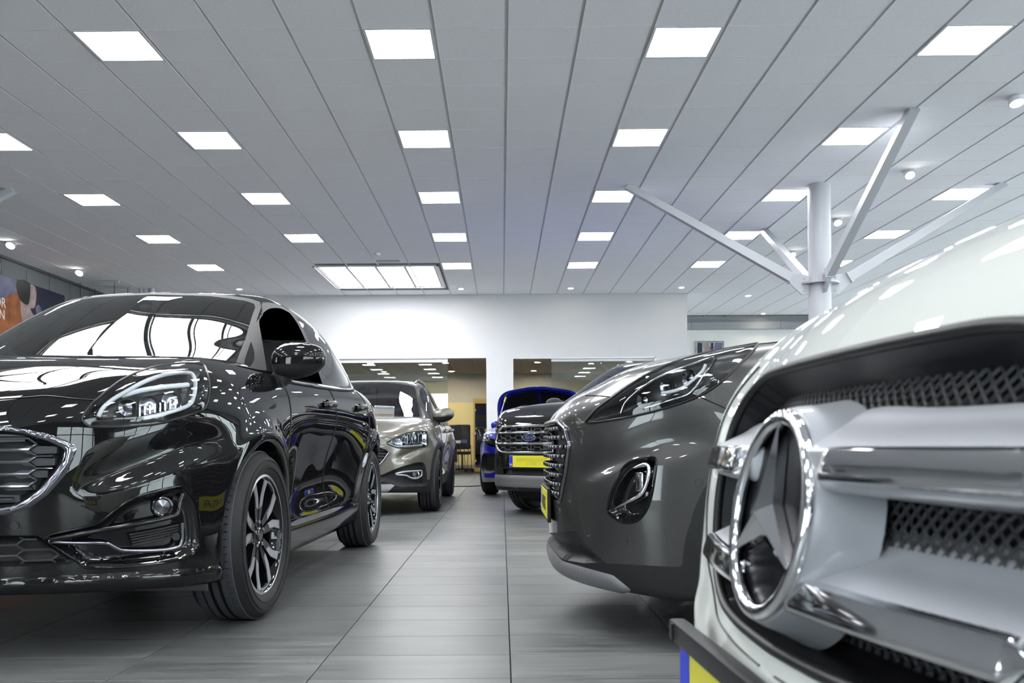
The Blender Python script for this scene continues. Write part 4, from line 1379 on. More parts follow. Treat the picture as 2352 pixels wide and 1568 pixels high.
def grey_puma():
    M = place(1.04, 3.80, math.radians(180))
    pm = paint('dark_grey_metallic', (.048, .0465, .0465), .35, .30)
    root, sh, full, gs = puma_base(M, pm, 'dark grey metallic crossover with studded grille, nosing into the aisle from the right')
    for S_ in (sh, full):                      # this version's bumper reaches lower
        S_.V[:, 2] -= .045 * sstep(.2, .45, S_.V[:, 0]) * (1 - sstep(.24, .38, S_.V[:, 2])); S_._bvh = None
    surf = sh.copy()
    HL = crom([(1346, 969.5), (1352, 960), (1373, 937), (1411, 910), (1454, 879), (1514, 846), (1573, 824), (1645, 804), (1692, 792), (1738, 786), (1740, 791), (1728, 808), (1692, 843), (1657, 877), (1609, 908), (1549.5, 931), (1478, 950.5), (1418.6, 962), (1371, 969.5)], 4, True)
    H, surf0, pc = lamp(root, sh, M, HL, .055, gasket=.0045)
    tube2('light_guide', surf0.path([(1423, 948), (1440, 915), (1502, 867), (1570, 838), (1640, 815), (1630, 840), (1618, 855), (1585, 900), (1542, 917), (1480, 936)], -.008, 6), .005, M_CHROME, H, seg=8)
    tube2('light_blade', surf0.path([(1618.6, 829), (1611, 846), (1585, 872), (1557, 891), (1516, 900.5)], -.016, 6), .006, M_LEDRING, H, seg=8)
    for a, b, r in ((1470, 915, .03), (1530, 880, .034), (1580, 855, .03)):
        c = surf0.hit(a, b, -.032)
        if c is not None:
            mb = MB().lathe([(.006, -.02), (r * .6, -.016), (r * .9, -.002), (r, .006), (r * .96, .008), (r * .5, .002), (.0, .006)], 20, 'x', Matrix.Translation(c) @ Matrix.Rotation(math.radians(40), 4, 'Z'))
            solid2('projector', mb, M_DCHROME, H, True)
    # grille: opening, chrome frame, studded bars
    zt_, zb_ = .775, .475
    half = [(0, zt_), (.36, zt_), (.44, .745), (.475, .69), (.455, .60), (.41, .50), (.385, zb_), (0, zb_)]
    GI = np.array([(-.05, zt_), (.36, zt_), (.44, .745), (.475, .69), (.455, .60), (.41, .50), (.385, zb_), (-.05, zb_)])
    v = np.where((sh.N[:, 0] > .3) & (sh.V[:, 0] > .5), sdf(sh.V[:, [1, 2]], GI), -1.0)
    inn = sh.cut(v)
    d = np.maximum(sdf(inn.V[:, [1, 2]], GI), 0)
    inn.push(.06, d, .02).build('grille_back', M_DARK, root, normals=False)
    pts = run(front_hit, surf, half[:-1], .004, 6, True)
    frm = pts[:-1] + mir(pts)[::-1]
    V, F = tube(frm, .011, 8, False); mesh('grille_frame', V, F, M_DCHROME, root, True, auto=60)
    nb = 8
    for j in range(nb):
        zc = zb_ + .028 + (zt_ - zb_ - .05) * j / (nb - 1)
        ym = max([y for y in np.arange(.05, .5, .004) if sdf([(y, zc)], GI)[0] > .006])
        bar = [front_hit(surf, y, zc, -.016) for y in np.linspace(.002, ym, 24)]
        bar = [b for b in bar if b is not None]
        mb = MB().tube(mir(bar)[::-1] + bar, .0045, 6); mb.build('grille_bar', M_GLOSSB, root, True, 60)
        n = int(ym / .052)
        for k in range(-n, n + 1):
            yy = k * .052 + (.026 if j % 2 else 0)
            if abs(yy) > ym - .01: continue
            c = front_hit(surf, max(abs(yy), .001), zc, -.006)
            if c is None: continue
            c = Vector((c.x, math.copysign(c.y, yy), c.z))
            if 'stud' not in CACHE:
                o = MB().cbox(-.016, .012, -.013, .013, -.0085, .0085, .004).build('grille_stud', M_STUD, root, True); CACHE['stud'] = o.data
            else: o = link('grille_stud', CACHE['stud'], None, root)
            o.location = c
    plate(root, (.866, 0, .455), 0, chars='H-472-FK')
    # fog pod
    FO = crom([(1398.6, 1178.6), (1397, 1163), (1403.7, 1132.6), (1421.5, 1092), (1432, 1074), (1449.6, 1060), (1475, 1053.6), (1500, 1050), (1507, 1061), (1503, 1097), (1495.5, 1140), (1483, 1173.5), (1462, 1196), (1429, 1199)], 4, True)
    region(root, sh, FO, .05, M_GLOSSB, 'fog_lamp_pod', .025, edge=.005, edgem=M_GLOSSB)
    bl = surf.path([(1454.7, 1074), (1472, 1068), (1486, 1068), (1490, 1084), (1483, 1115), (1470, 1136), (1439, 1153), (1412.6, 1166)], -.004, 6)
    tube2('chrome_blade', bl, list(np.interp(np.linspace(0, 1, len(bl)), [0, .2, .7, 1], [.003, .009, .009, .002])), M_CHROME, root, seg=8)
    c = surf.hit(1462, 1106, -.03)
    if c is not None: solid2('fog_lamp', MB().cbox(-.02, .012, -.02, .02, -.034, .034, .006, Matrix.Translation(c) @ Matrix.Rotation(math.radians(40), 4, 'Z')), M_REFL, root, True)
    for a, b in ((1605, 1107), (1448, 1243.6)):
        c = surf.hit(a, b, 0)
        if c is None: continue
        q = surf.bvh().find_nearest(c); n = q[1]
        if n.dot(Vector((.6, .8, 0))) < 0: n = -n
        Mx = Matrix.Translation(c) @ n.to_track_quat('Z', 'Y').to_matrix().to_4x4()
        solid2('parking_sensor', MB().lathe([(.0, .001), (.0095, .001), (.010, -.001), (.011, -.001), (.0115, .0022), (.0135, .0022), (.014, 0)], 20, 'z', Mx), pm, root, True)
    # cladding: lower bumper, wheel arches, sills
    CL = [(1240, 1225), (1322, 1219), (1345, 1250), (1391, 1293), (1480, 1298), (1567, 1302), (1569.5, 1268), (1577, 1224.5), (1590, 1189), (1615, 1138), (1638, 1097), (1700, 1040), (2200, 900), (2300, 1500), (1240, 1500)]
    x, z = sh.V[:, 0], sh.V[:, 2]
    arch = lambda xa: .372 + .062 - np.hypot(x - xa, z - .336)
    v = np.maximum(np.maximum(arch(0.0), arch(-2.588)), .33 - z)
    front = sdf(pix(sh.world()), CL) * sh.world()[:, 1] / F_PX
    v = np.where((x > .16), np.maximum(np.where(sh.facing(), front, -1), arch(0.0)), v)
    v = np.where((np.abs(x) > .45) & (np.abs(x + 2.588) > .45) & (x < 0), .33 - z, v)
    low = sh.cut(v)
    # silver skid and dark intake inside the lower bumper
    SK = [(1225, 1236), (1253, 1243), (1291.4, 1288), (1340, 1302), (1408.8, 1321), (1452, 1356), (1400, 1380), (1225, 1380)]
    DI = [(1230, 1219), (1300, 1228), (1330, 1247), (1390, 1291), (1340, 1293), (1294, 1285), (1268, 1262), (1250, 1238)]
    region(root, low, SK, -.008, mat('matt_grey_lip', (.17, .17, .18), .45, metal=.3), 'skid_lip', .012)
    region(root, low, DI, .03, M_DARK, 'lower_intake', .02)
    low.build('lower_cladding', M_CLAD, root)
    seam(root, surf.path([(1345, 907.6), (1380, 909), (1411, 912)], .0005, 5))
    seam(root, surf.path([(1609, 912), (1650, 930), (1683, 945)], .0005, 5))
    seam(root, run(top_hit, full, [(.30, .665), (.15, .70), (-.05, .725), (-.25, .735)], .0005))
    sill_and_gaps(root, sh, full, pm)
    sh.build('body_shell', pm, root)
    door_mirror(root, (-.50, .905, 1.085), PUMA, pm, M_CLAD)
    handle(root, full, -1.13, .905, pm); handle(root, full, -2.02, .925, pm)
    for x, y in ((0, .795), (-2.588, .785)):
        make_wheel(root, x, y, .336, .215, .241, 'ten'); make_wheel(root, x, -y, .336, .215, .241, 'ten')
    return root
if not ONLY or 'g' in ONLY: grey_puma()
# ------------------------------------------------------------------ the white van, seen close at the right edge
def white_van():
    M = place(.24, .81, math.radians(182.8))
    root = root_of('van', M, 'white van nose with star emblem and chrome grille bars at the right edge', 'van')
    pm = paint('white_paint', (.56, .58, .55))
    xs = T1([(.18, -.03), (.24, .0), (.32, .006), (.40, .007), (.45, .008), (.478, .007), (.50, .002), (.53, -.001), (.56, -.004), (.62, -.010), (.68, -.020), (.73, -.034), (.77, -.056), (.80, -.080), (.84, -.125), (.885, -.205), (.925, -.31), (.965, -.46), (1.02, -.72), (1.07, -1.05)])
    dr = T1([(0, 0), (.1, -.0042), (.2, -.0165), (.3, -.035), (.335, -.040), (.38, -.043), (.42, -.048), (.46, -.060), (.55, -.105), (.68, -.205), (.78, -.335), (.84, -.50), (.875, -.80), (.885, -1.2)])
    zz = np.concatenate([np.arange(.18, .80, .008), np.arange(.80, .93, .005), np.arange(.93, 1.071, .004)])
    yy = np.concatenate([np.arange(0, .7, .008), np.arange(.7, .886, .003)])
    Y, Z = np.meshgrid(yy, zz, indexing='ij')
    crown = 1 - .10 * sstep(.85, 1.05, Z) * (Y / .88) ** 2
    X = xs(Z) + dr(Y)
    Zc = Z * crown
    V = np.stack([X, Y, Zc], 2).reshape(-1, 3)
    X1 = np.gradient(np.stack([X, Y, Zc], 2), axis=0); X2 = np.gradient(np.stack([X, Y, Zc], 2), axis=1)
    N = np.cross(X1, X2).reshape(-1, 3); N /= np.linalg.norm(N, axis=1, keepdims=True)
    if N[len(zz) * 3 + 5, 0] < 0: N = -N
    ny, nz = X.shape
    I = np.arange(ny * nz).reshape(ny, nz)
    a, b, c, d = I[:-1, :-1].ravel(), I[1:, :-1].ravel(), I[1:, 1:].ravel(), I[:-1, 1:].ravel()
    T = np.concatenate([np.stack([a, b, c], 1), np.stack([a, c, d], 1)])
    sh = Shell((V, T, N), M)
    surf = sh.copy()
    # grille opening
    OP = crom([(-.05, .768), (.15, .769), (.22, .768), (.275, .758), (.312, .735), (.330, .69), (.335, .63), (.322, .57), (.285, .535), (.22, .517), (.12, .510), (-.05, .508)], 5)
    v = np.where(V[:, 0] > -.4, sdf(V[:, [1, 2]], OP), -1.0)
    op = sh.cut(v)
    d = np.maximum(sdf(op.V[:, [1, 2]], OP), 0)
    op.push(.060, d, .012).build('grille_well', mat('grille_black', (.006, .006, .008), .4, spec=.3), root, normals=False)
    # rolled edge of the opening
    e = [front_hit(surf, y, z, .0) for y, z in OP if y > .001]; e = [p for p in e if p is not None]
    ring = e + mir(e)[::-1]
    V_, F_ = tube(ring, .0055, 8, True); mesh('opening_edge', V_, F_, M_DARK, root, True)
    # panel joint between grille surround and bumper
    seam(root, run(front_hit, surf, [(.02, .488), (.15, .49), (.25, .495), (.34, .525), (.385, .58), (.40, .66), (.39, .74), (.36, .79)], .0005), .002, M_PIANO)
    def sx(y, z, o=0.0): return float(xs(np.array([z]))[0] + dr(np.array([min(abs(y), .885)]))[0]) + o
    # diamond mesh
    mb = MB(); p = .0130
    for s_ in (-1, 1):
        for k in range(-95, 96):
            pts = []
            for t in np.arange(0, .30, .012):
                z = .49 + t; y = k * p + s_ * t
                if abs(y) < .39 and sdf([(abs(y), z)], OP)[0] > .007:
                    pts.append((sx(y, z, -.042), y, z))
                else:
                    if len(pts) > 1: mb.tube(pts, .0019, 4, flat=.8, up=(1, 0, 0))
                    pts = []
            if len(pts) > 1: mb.tube(pts, .0019, 4, flat=.8, up=(1, 0, 0))
    tag(mb.build('grille_mesh', mat('mesh_black', (.022, .023, .027), .38), root), kind='stuff')
    # silver carrier wings with chrome strips
    def wing(prof, y0, y1, name, m, xtra=0.0, n=40, endcap=True, side=1, parent=root, flare=0.0):
        V = []; F = []; k = len(prof)
        ysn = np.linspace(y0, y1, n)
        for i, y in enumerate(ysn):
            ease = min(1.0, (i / (n - 1)) / .06, ((n - 1 - i) / (n - 1)) / .04) if endcap else 1.0
            sc = .25 + .75 * math.sqrt(max(0, 1 - (1 - ease) ** 2)) if endcap else 1
            cx_, cz_ = prof[0][0], sum(q[1] for q in prof) / k
            for dx, z in prof:
                fl_ = flare * math.exp(-((y - .09) / .05) ** 2) * (1 - sstep(-.045, .0, np.float64(dx))) if flare else 0.0
                V.append((sx(y, .60) + (cx_ + (dx - cx_) * sc), side * y, cz_ + (z - cz_) * sc + fl_))
        for i in range(n - 1):
            for j in range(k):
                l = (j + 1) % k
                f = (i * k + j, i * k + l, (i + 1) * k + l, (i + 1) * k + j)
                F.append(f if side > 0 else f[::-1])
        F.append(tuple(range(k))[::-1] if side > 0 else tuple(range(k))); F.append(tuple(range((n - 1) * k, n * k)) if side > 0 else tuple(range((n - 1) * k, n * k))[::-1])
        return mesh(name, V, F, m, parent, True, auto=40)
    up_p = crom([(-.050, .716), (-.042, .712), (-.03, .704), (-.012, .696), (.004, .687), (.006, .681), (.004, .658), (-.006, .652), (-.03, .648), (-.050, .645)], 3)
    lo_p = crom([(-.050, .622), (-.044, .613), (-.03, .600), (-.004, .588), (.012, .580), (.014, .574), (.012, .555), (.0, .549), (-.03, .544), (-.050, .540)], 3)
    ch_u = [(-.002, .689), (.0055, .6885), (.0095, .6865), (.0150, .6695), (.0155, .666), (.0150, .663), (.012, .661), (-.002, .6605)]
    ch_l = [(.006, .5825), (.0135, .582), (.0175, .580), (.0230, .563), (.0235, .5595), (.0230, .5565), (.020, .5545), (.006, .554)]
    for sd in (1, -1):
        w = wing(up_p, .05, .322, 'grille_wing', M_SATIN, side=sd, flare=.004)
        wing(ch_u, .100, .318, 'chrome_strip', M_CHROME, side=sd, parent=w)
        w = wing(lo_p, .03, .314, 'grille_wing', M_SATIN, side=sd)
        wing(ch_l, .056, .310, 'chrome_strip', M_CHROME, side=sd, parent=w)
    # emblem
    E = empty('star_emblem', (.002, 0, .628)); E.parent = root; E.rotation_euler = (0, math.radians(-9.5), 0)
    MB().lathe([(.0, -.008), (.086, -.008), (.091, -.002), (.096, -.003), (.099, -.010), (.104, -.03), (.112, -.052)], 72, 'x').build('emblem_mount', M_SATIN, E, True, 50)
    MB().lathe([(.0, -.006), (.089, -.006)], 64, 'x').build('emblem_disc', mat('emblem_black', (.004, .004, .006), .25, spec=.12), E, True)
    V_, F_ = tube([(.000, .0875 * math.cos(t), .0875 * math.sin(t)) for t in np.linspace(0, 2 * math.pi, 96, endpoint=False)], .0075, 14, True, .8, up=(1, 0, 0))
    mesh('emblem_ring', V_, F_, M_CHROME, E, True)
    mb = MB()
    for k in range(3):
        a = math.pi / 2 + k * 2 * math.pi / 3
        def P(r, t, h): return (h, r * math.cos(a + t), r * math.sin(a + t))
        tip = P(.086, 0, .004); mid = (.014, 0, 0)
        i0 = P(.019, math.pi / 3, .004); i1 = P(.019, -math.pi / 3, .004)
        b0 = P(.019, math.pi / 3, -.005); b1 = P(.019, -math.pi / 3, -.005); bt = P(.086, 0, -.005)
        mb.add([mid, tip, i0, i1, b0, b1, bt], [(0, 1, 2), (0, 3, 1), (1, 6, 4, 2), (3, 5, 6, 1)])
    mb.build('emblem_star', M_CHROME, E)
    # number plate in its holder
    P = plate(root, (.018, 0, .400), 0, .52, .11, chars='VK-81-GT')
    mb = MB().cbox(-.008, .012, -.272, .272, .060, .084, .004)
    mb.build('holder_flange', M_DARK, P, True)
    MB().cbox(.0, .010, -.272, .272, -.078, -.058, .003).build('holder_foot', M_DARK, P, True)
    MB().box(.012, .014, -.2535, -.2465, .062, .082).build('holder_clip', M_PBLK, P)
    sh.build('body_shell', pm, root)
    MB().box(-1.2, -.05, -.80, .80, .20, .22).build('underbody', M_DARK, root)
    for y in (.76, -.76): make_wheel(root, -.82, y, .32, .2, .2, 'silver', tyre_detail=False)
    return root
if not ONLY or 'w' in ONLY: white_van()
# ------------------------------------------------------------------ other cars: the same kit, other proportions
def warped(D, wx, sy, wz):
    B = body_field(D); G = cabin_field(D)
    def wrap(F): return lambda x, y, z: F(wx(x), y * sy, wz(z))
    mp = lambda V: np.stack([wx(V[:, 0]), V[:, 1] * sy, wz(V[:, 2])], 1)
    return wrap(B), wrap(G), mp

def other_car(M, pm, label, wx, sy, wz, h, blo, bhi, glo, ghi, key, belt=-.04, dx=0.0, gz0=.88, D=PUMA, rearm=None):
    root = root_of('car', M, label)
    B, G, mp = warped(D, wx, sy, wz)
    sh = Shell(extract(B, blo, bhi, h), M)
    sh.cut(np.where((sh.V[:, 2] > gz0) & (sh.N[:, 2] > .2), -G(*sh.V.T) - .012, -1.0))
    full = sh.copy()
    D2 = dict(D); D2.update(glo=glo, ghi=ghi, gz0=gz0)
    gs = glazing(root, D2, M, h, G, paintm=pm, dlo=[(DLO_F, M_GLASS), (DLO_R, rearm or M_GLASS)], bpil=DLO_ALL, wsc=WSC, mp=mp, key=key)
    D3 = dict(D); D3.update(belt=D['belt'] + belt, dash=D['dash'] + dx, seat=D['seat'] + dx, mirror=(D['mirror'][0] + dx, D['mirror'][1] + belt), ye=.66)
    interior(root, D3)
    return root, sh, full, gs, mp

def cladding(root, sh, mp, R, wb, r=.43, zs=.33):
    x, z = sh.V[:, 0], sh.V[:, 2]
    v = np.maximum(np.maximum(r - np.hypot(x, z - R), r - np.hypot(x + wb, z - R)), np.where(x < .3, zs - z, -1))
    v = np.where(sh.N[:, 1] > -.3, v, v)
    return sh.cut(v)

def bronze_hatch():
    M = place(-1.565, 9.60, math.radians(-90))
    pm = paint('bronze_grey_metallic', (.17, .162, .138), .55, .34)
    wx = T1([(-3.8, -3.47), (-2.7, -2.588), (-1.6, -1.56), (-.9, -.9), (-.3, -.30), (0, 0), (.4, .395), (.9, .875), (1.1, 1.07)])
    wz = T1([(-.2, -.2), (.1, .1), (.3, .30), (.5, .51), (.7, .73), (.85, .90), (1.0, 1.062), (1.2, 1.262), (1.5, 1.556), (1.8, 1.85)])
    root, sh, full, gs, mp = other_car(M, pm, 'bronze grey hatchback with a price sheet in its windscreen, behind the black crossover', wx, .99, wz, .018, (-3.75, -.04, .13), (1.0, 1.0, 1.12), (-3.6, -.04, .84), (.1, .95, 1.62), 'hatch')
    surf = sh.copy()
    HL = crom([(888.6, 1017), (902, 1007.7), (926, 997), (947.5, 991.6), (974, 990), (981, 995), (982.5, 1008), (982, 1021), (974, 1026), (947.5, 1027.8), (920.7, 1029), (904.6, 1025)], 4, True)
    H, s0, pc = lamp(root, sh, M, HL, .05, gasket=.006, housm=M_REFL)
    for k in range(8):
        c = s0.hit(908 + k * 9.5, 1012 - k * 1.2, -.03)
        if c is not None: solid2('reflector_fin', MB().cbox(-.02, .016, -.010, .010, -.045 if k > 2 else -.02, .045 if k > 2 else .02, .004, Matrix.Translation(c) @ Matrix.Rotation(math.radians(25 * (-1) ** k), 4, 'Z')), M_REFL, H)
    tube2('light_guide', s0.path([(892, 1018), (910, 1024), (945, 1024), (972, 1022)], -.01, 4), .007, M_LEDRING, H)
    # grille
    GI = np.array([(-.05, .70), (.30, .70), (.44, .655), (.47, .625), (.42, .55), (.34, .46), (-.05, .46)])
    v = np.where((sh.N[:, 0] > .3) & (sh.V[:, 0] > .4), sdf(sh.V[:, [1, 2]], GI), -1.0)
    inn = sh.cut(v); d = np.maximum(sdf(inn.V[:, [1, 2]], GI), 0)
    inn.push(.04, d, .02).build('grille_back', M_DARK, root, normals=False)
    for j in range(7):
        zc = .485 + j * .032
        ym = max([y for y in np.arange(.05, .5, .005) if sdf([(y, zc)], GI)[0] > .006])
        b = [q for q in (front_hit(surf, y, zc, -.012) for y in np.linspace(.002, ym, 16)) if q is not None]
        MB().tube(mir(b)[::-1] + b, .006, 6).build('grille_bar', M_PIANO, root, True, 60)
    pt = run(front_hit, surf, [(0.002, .70), (.30, .70), (.44, .655), (.47, .625), (.42, .55), (.34, .46), (.002, .46)], .002, 5, True)
    mesh('grille_frame', *tube(pt + mir(pt)[::-1], .009, 6, True), M_DCHROME, root, True)
    # lower bumper: black pod with lamp, skid
    FO = crom([(862, 1096), (880, 1089), (912.7, 1074.7), (940, 1066), (961, 1061), (974, 1064), (979, 1080), (981, 1101.5), (979, 1115), (950, 1117), (920.7, 1117.5), (895, 1110)], 3, True)
    region(root, sh, FO, .03, M_CLAD, 'fog_lamp_pod', .025)
    rp = surf.path([(908.7, 1089.4), (926, 1084), (950, 1082), (969, 1081), (970.5, 1087), (969, 1093), (958, 1098.8), (945, 1097.4), (934, 1092)], -.012, 5, True)
    tube2('lamp_ring', rp, .009, M_SILVER, root, closed=True)
    c = surf.hit(957, 1089, -.014)
    if c is not None: solid2('fog_lamp', MB().lathe([(.0, -.03), (.022, -.02), (.036, .004), (.03, .008), (.0, .006)], 18, 'x', Matrix.Translation(c)), M_REFL, root, True)
    low = cladding(root, sh, mp, .336, 2.7, .425, .34)
    x, z = sh.V[:, 0], sh.V[:, 2]
    lowf = sh.cut(np.where(x > .25, .345 - z, -1.0))
    sk = lowf.cut(np.where((lowf.V[:, 1] < .52 - 1.2 * (.30 - lowf.V[:, 2])) & (lowf.V[:, 2] < .315), 1.0, -1.0) * np.minimum(np.abs(.315 - lowf.V[:, 2]), 1))
    sk.build('skid_plate', M_SILVER, root); lowf.build('lower_bumper', M_CLAD, root); low.build('wheel_arch_cladding', M_CLAD, root)
    tube2('waist_moulding', run(side_hit, full, [(-.5, .93), (-1.42, .95), (-2.35, .985)], .004), .008, M_PIANO, root, seg=6)
    seam(root, run(side_hit, full, [(-.42, .36), (-.43, .6), (-.46, .8), (-.45, .92)], .0005), .004)
    seam(root, run(side_hit, full, [(-1.45, .36), (-1.46, .6), (-1.45, .95)], .0005), .004)
    seam(root, surf.path([(866, 1003), (885, 1005), (905, 1006)], .0005, 3), .003)
    handle(root, full, -1.13, .85, pm); handle(root, full, -2.05, .87, pm)
    sh.build('body_shell', pm, root)
    door_mirror(root, (-.60, .905, 1.03), PUMA, pm, M_DARK)
    # roof rails
    rl = [q for q in (top_hit(gs, x_, y_, o_) for x_, y_, o_ in ((-1.22, .535, .0), (-1.30, .545, .026), (-1.4, .56, .038), (-1.9, .555, .038), (-2.35, .54, .034), (-2.5, .53, .0))) if q is not None]
    tube2('roof_rail', crom(rl, 6), .014, M_DCHROME, root)
    # the price sheet behind the windscreen
    g = root
    pl = [to_local(M, [at(a, b, 10.06)])[0] for a, b in ((858, 955), (905, 955), (906, 933), (860, 931))]
    s = empty('price_sheet'); s.parent = root
    n = (pl[1] - pl[0]).cross(pl[3] - pl[0]).normalized() * .002
    def card(q, nm, m, o):
        mb = MB().add([v + n * o for v in q] + [v + n * (o - 1) for v in q], [(0, 1, 2, 3), (7, 6, 5, 4), (0, 4, 5, 1), (1, 5, 6, 2), (2, 6, 7, 3), (3, 7, 4, 0)])
        return mb.build(nm, m, s)
    def quad(u0, u1, v0, v1):
        f = lambda u, v: (pl[0].lerp(pl[1], u)).lerp(pl[3].lerp(pl[2], u), v)
        return [f(u0, v0), f(u1, v0), f(u1, v1), f(u0, v1)]
    sgn = 1 if n.dot(M.inverted() @ Vector((0, 0, CAM_H)) - pl[0]) > 0 else -1
    card(pl, 'sheet', M_WHITE, 0)
    card(quad(.06, .94, .88, .93), 'blue_line', mat('print_blue', (.05, .06, .35), .5), sgn * .6 + .2)
    card(quad(.06, .94, .74, .80), 'orange_line', mat('print_orange', (.75, .28, .05), .5), sgn * .6 + .2)
    card(quad(.06, .94, .10, .18), 'orange_line', MATS['print_orange'], sgn * .6 + .2)
    for x_, y in ((0, .80), (-2.7, .79)):
        make_wheel(root, x_, y, .333, .215, .23, 'ten'); make_wheel(root, x_, -y, .333, .215, .23, 'ten')
    return root

def badge(root, c, n, w, h_):
    """blue oval badge with script lettering"""
    B = empty('oval_badge', c); B.parent = root
    q = Vector(n).to_track_quat('X', 'Z'); B.rotation_mode = 'QUATERNION'; B.rotation_quaternion = q
    def ov(s, x0, x1, m, nm):
        k = 40; V = [(x0, s * w / 2 * math.cos(t), s * h_ / 2 * math.sin(t)) for t in np.linspace(0, 2 * math.pi, k, endpoint=False)]
        V += [(x1, v[1] * .97, v[2] * .97) for v in V]
        mesh(nm, V, [tuple(range(k, 2 * k))] + [(i, (i + 1) % k, k + (i + 1) % k, k + i) for i in range(k)], m, B, True, auto=30)
    ov(1.0, -.01, .004, M_CHROME, 'badge_rim'); ov(.88, .0, .0055, mat('badge_blue', (.015, .025, .10), .15), 'badge_field')
    cu = bpy.data.curves.new('badge_script', 'FONT'); cu.body = 'Ford'; cu.size = h_ * .78; cu.extrude = .0006; cu.align_x = 'CENTER'; cu.align_y = 'CENTER'; cu.shear = .45
    o = bpy.data.objects.new('badge_script', cu); COL.objects.link(o)
    me = bpy.data.meshes.new_from_object(o.evaluated_get(bpy.context.evaluated_depsgraph_get())); bpy.data.objects.remove(o)
    me.materials.clear(); me.materials.append(M_CHROME)
    t = link('badge_script', me, None, B); t.location = (.0062, 0, 0); t.rotation_euler = (math.pi / 2, 0, math.pi / 2)

def black_suv():
    M = place(.84, 9.18, math.radians(-133.8))
    pm = paint('black_paint_suv', (.008, .008, .0085))
    wx = T1([(-3.6, -3.6), (-2.52, -2.588), (-1.4, -1.43), (-.9, -.9), (-.3, -.28), (0, 0), (.4, .41), (.83, .855), (1.1, 1.13)])
    wz = T1([(-.2, -.2), (.1, .1), (.3, .29), (.5, .49), (.7, .66), (.86, .79), (.98, .90), (1.12, 1.05), (1.3, 1.23), (1.62, 1.535), (1.9, 1.8)])
    root, sh, full, gs, mp = other_car(M, pm, 'black compact SUV with chrome bar grille and yellow plate, half hidden behind the grey crossover', wx, 1.015, wz, .018, (-3.6, -.04, .13), (1.0, .98, 1.24), (-3.5, -.04, .94), (.1, .95, 1.74), 'suv', belt=.06, gz0=.97, rearm=M_GLASSD)
    surf = sh.copy()
    GI = np.array([(-.05, .865), (.40, .865), (.50, .80), (.545, .735), (.53, .68), (.46, .635), (.38, .615), (-.05, .615)])
    v = np.where((sh.N[:, 0] > .25) & (sh.V[:, 0] > .3), sdf(sh.V[:, [1, 2]], GI), -1.0)
    inn = sh.cut(v); d = np.maximum(sdf(inn.V[:, [1, 2]], GI), 0)
    inn.push(.04, d, .02).build('grille_back', M_DARK, root, normals=False)
    pt = run(front_hit, surf, [(.002, .865), (.40, .865), (.50, .80), (.545, .735), (.53, .68), (.46, .635), (.38, .615), (.002, .615)], .003, 5, True)
    mesh('grille_frame', *tube(pt + mir(pt)[::-1], .013, 8, True), M_CHROME, root, True)
    for zc, r_ in ((.805, .013), (.70, .013)):
        ym = max([y for y in np.arange(.05, .6, .005) if sdf([(y, zc)], GI)[0] > .004])
        b = [q for q in (front_hit(surf, y, zc, .0) for y in np.linspace(.002, ym, 20)) if q is not None]
        MB().tube(mir(b)[::-1] + b, r_, 8).build('chrome_bar', M_CHROME, root, True, 60)
    def ins(y, z): return sdf([(max(abs(y), .001), z)], GI)[0] > .006
    hexmesh(root, 'grille_mesh', lambda y, z: front_hit(surf, max(y, .001), z, -.014), ins, 0, .6, .62, .88, .10, .045, .006, M_PIANO, skew=.4)
    c = front_hit(surf, .001, .757, .012); c.y = 0
    badge(root, c, (1, 0, .05), .175, .072)
    plate(root, (surf.bvh().ray_cast(Vector((2, .01, .53)), Vector((-1, 0, 0)))[0].x + .012, 0, .53), 0, blank=True)
    # headlamps wrap the corner
    HP = crom([(.50, .80), (.56, .735), (.70, .76), (.82, .83), (.86, .90), (.80, .905), (.66, .87), (.56, .835)], 4, True)
    v = np.where((sh.V[:, 0] > -.05) & (sh.N[:, 0] > .12), sdf(sh.V[:, [1, 2]], HP), -1.0)
    hp = largest(sh.cut(v)); d = np.maximum(sdf(hp.V[:, [1, 2]], HP), 0)
    H = empty('headlamp'); H.parent = root
    hp.push(.04, d, .03).build2('lamp_housing', M_REFL, H, normals=False); hp.push(-.004, d, .03).build2('lamp_lens', M_LENS, H, normals=False)
    low = cladding(root, sh, mp, .336, 2.52, .43, .36)
    low.build('wheel_arch_cladding', M_CLAD, root)
    x, z = sh.V[:, 0], sh.V[:, 2]
    lowf = sh.cut(np.where(x > .2, .47 - z, -1.0))
    it = lowf.cut(np.where(lowf.V[:, 1] < .40, np.minimum(lowf.V[:, 2] - .40, .46 - lowf.V[:, 2]), -1.0))
    largest(it)
    it.push(.03, np.minimum(it.V[:, 2] - .40, .46 - it.V[:, 2]), .01).build('lower_intake', M_DARK, root, normals=False)
    sk = lowf.cut(np.where(lowf.V[:, 2] > .27, np.minimum(.395 - lowf.V[:, 2], .62 - lowf.V[:, 1]), -1.0))
    sk.push(-.012, np.minimum(.395 - sk.V[:, 2], sk.V[:, 2] - .27), .015).build('skid_plate', mat('grey_skid', (.16, .16, .165), .4, metal=.4), root, normals=False)
    lowf.build('lower_bumper', M_CLAD, root)
    MB().cbox(.42, .46, -.52, .52, .15, .27, .01).build('air_dam', M_DARK, root)
    for sy_ in (-.28, -.1, .12, .3):
        MB().cbox(.70, .78, sy_ - .05, sy_ + .05, .405, .45, .006).build('intake_duct', M_PIANO, root)
    tube2('waist_moulding', run(side_hit, full, [(-.5, 1.05), (-1.42, 1.08), (-2.3, 1.12)], .004), .008, M_PIANO, root, seg=6)
    seam(root, run(side_hit, full, [(-.42, .38), (-.43, .7), (-.45, 1.04)], .0005), .004)
    sh.build('body_shell', pm, root)
    door_mirror(root, (-.54, .87, 1.13), PUMA, M_DARK, M_DARK)
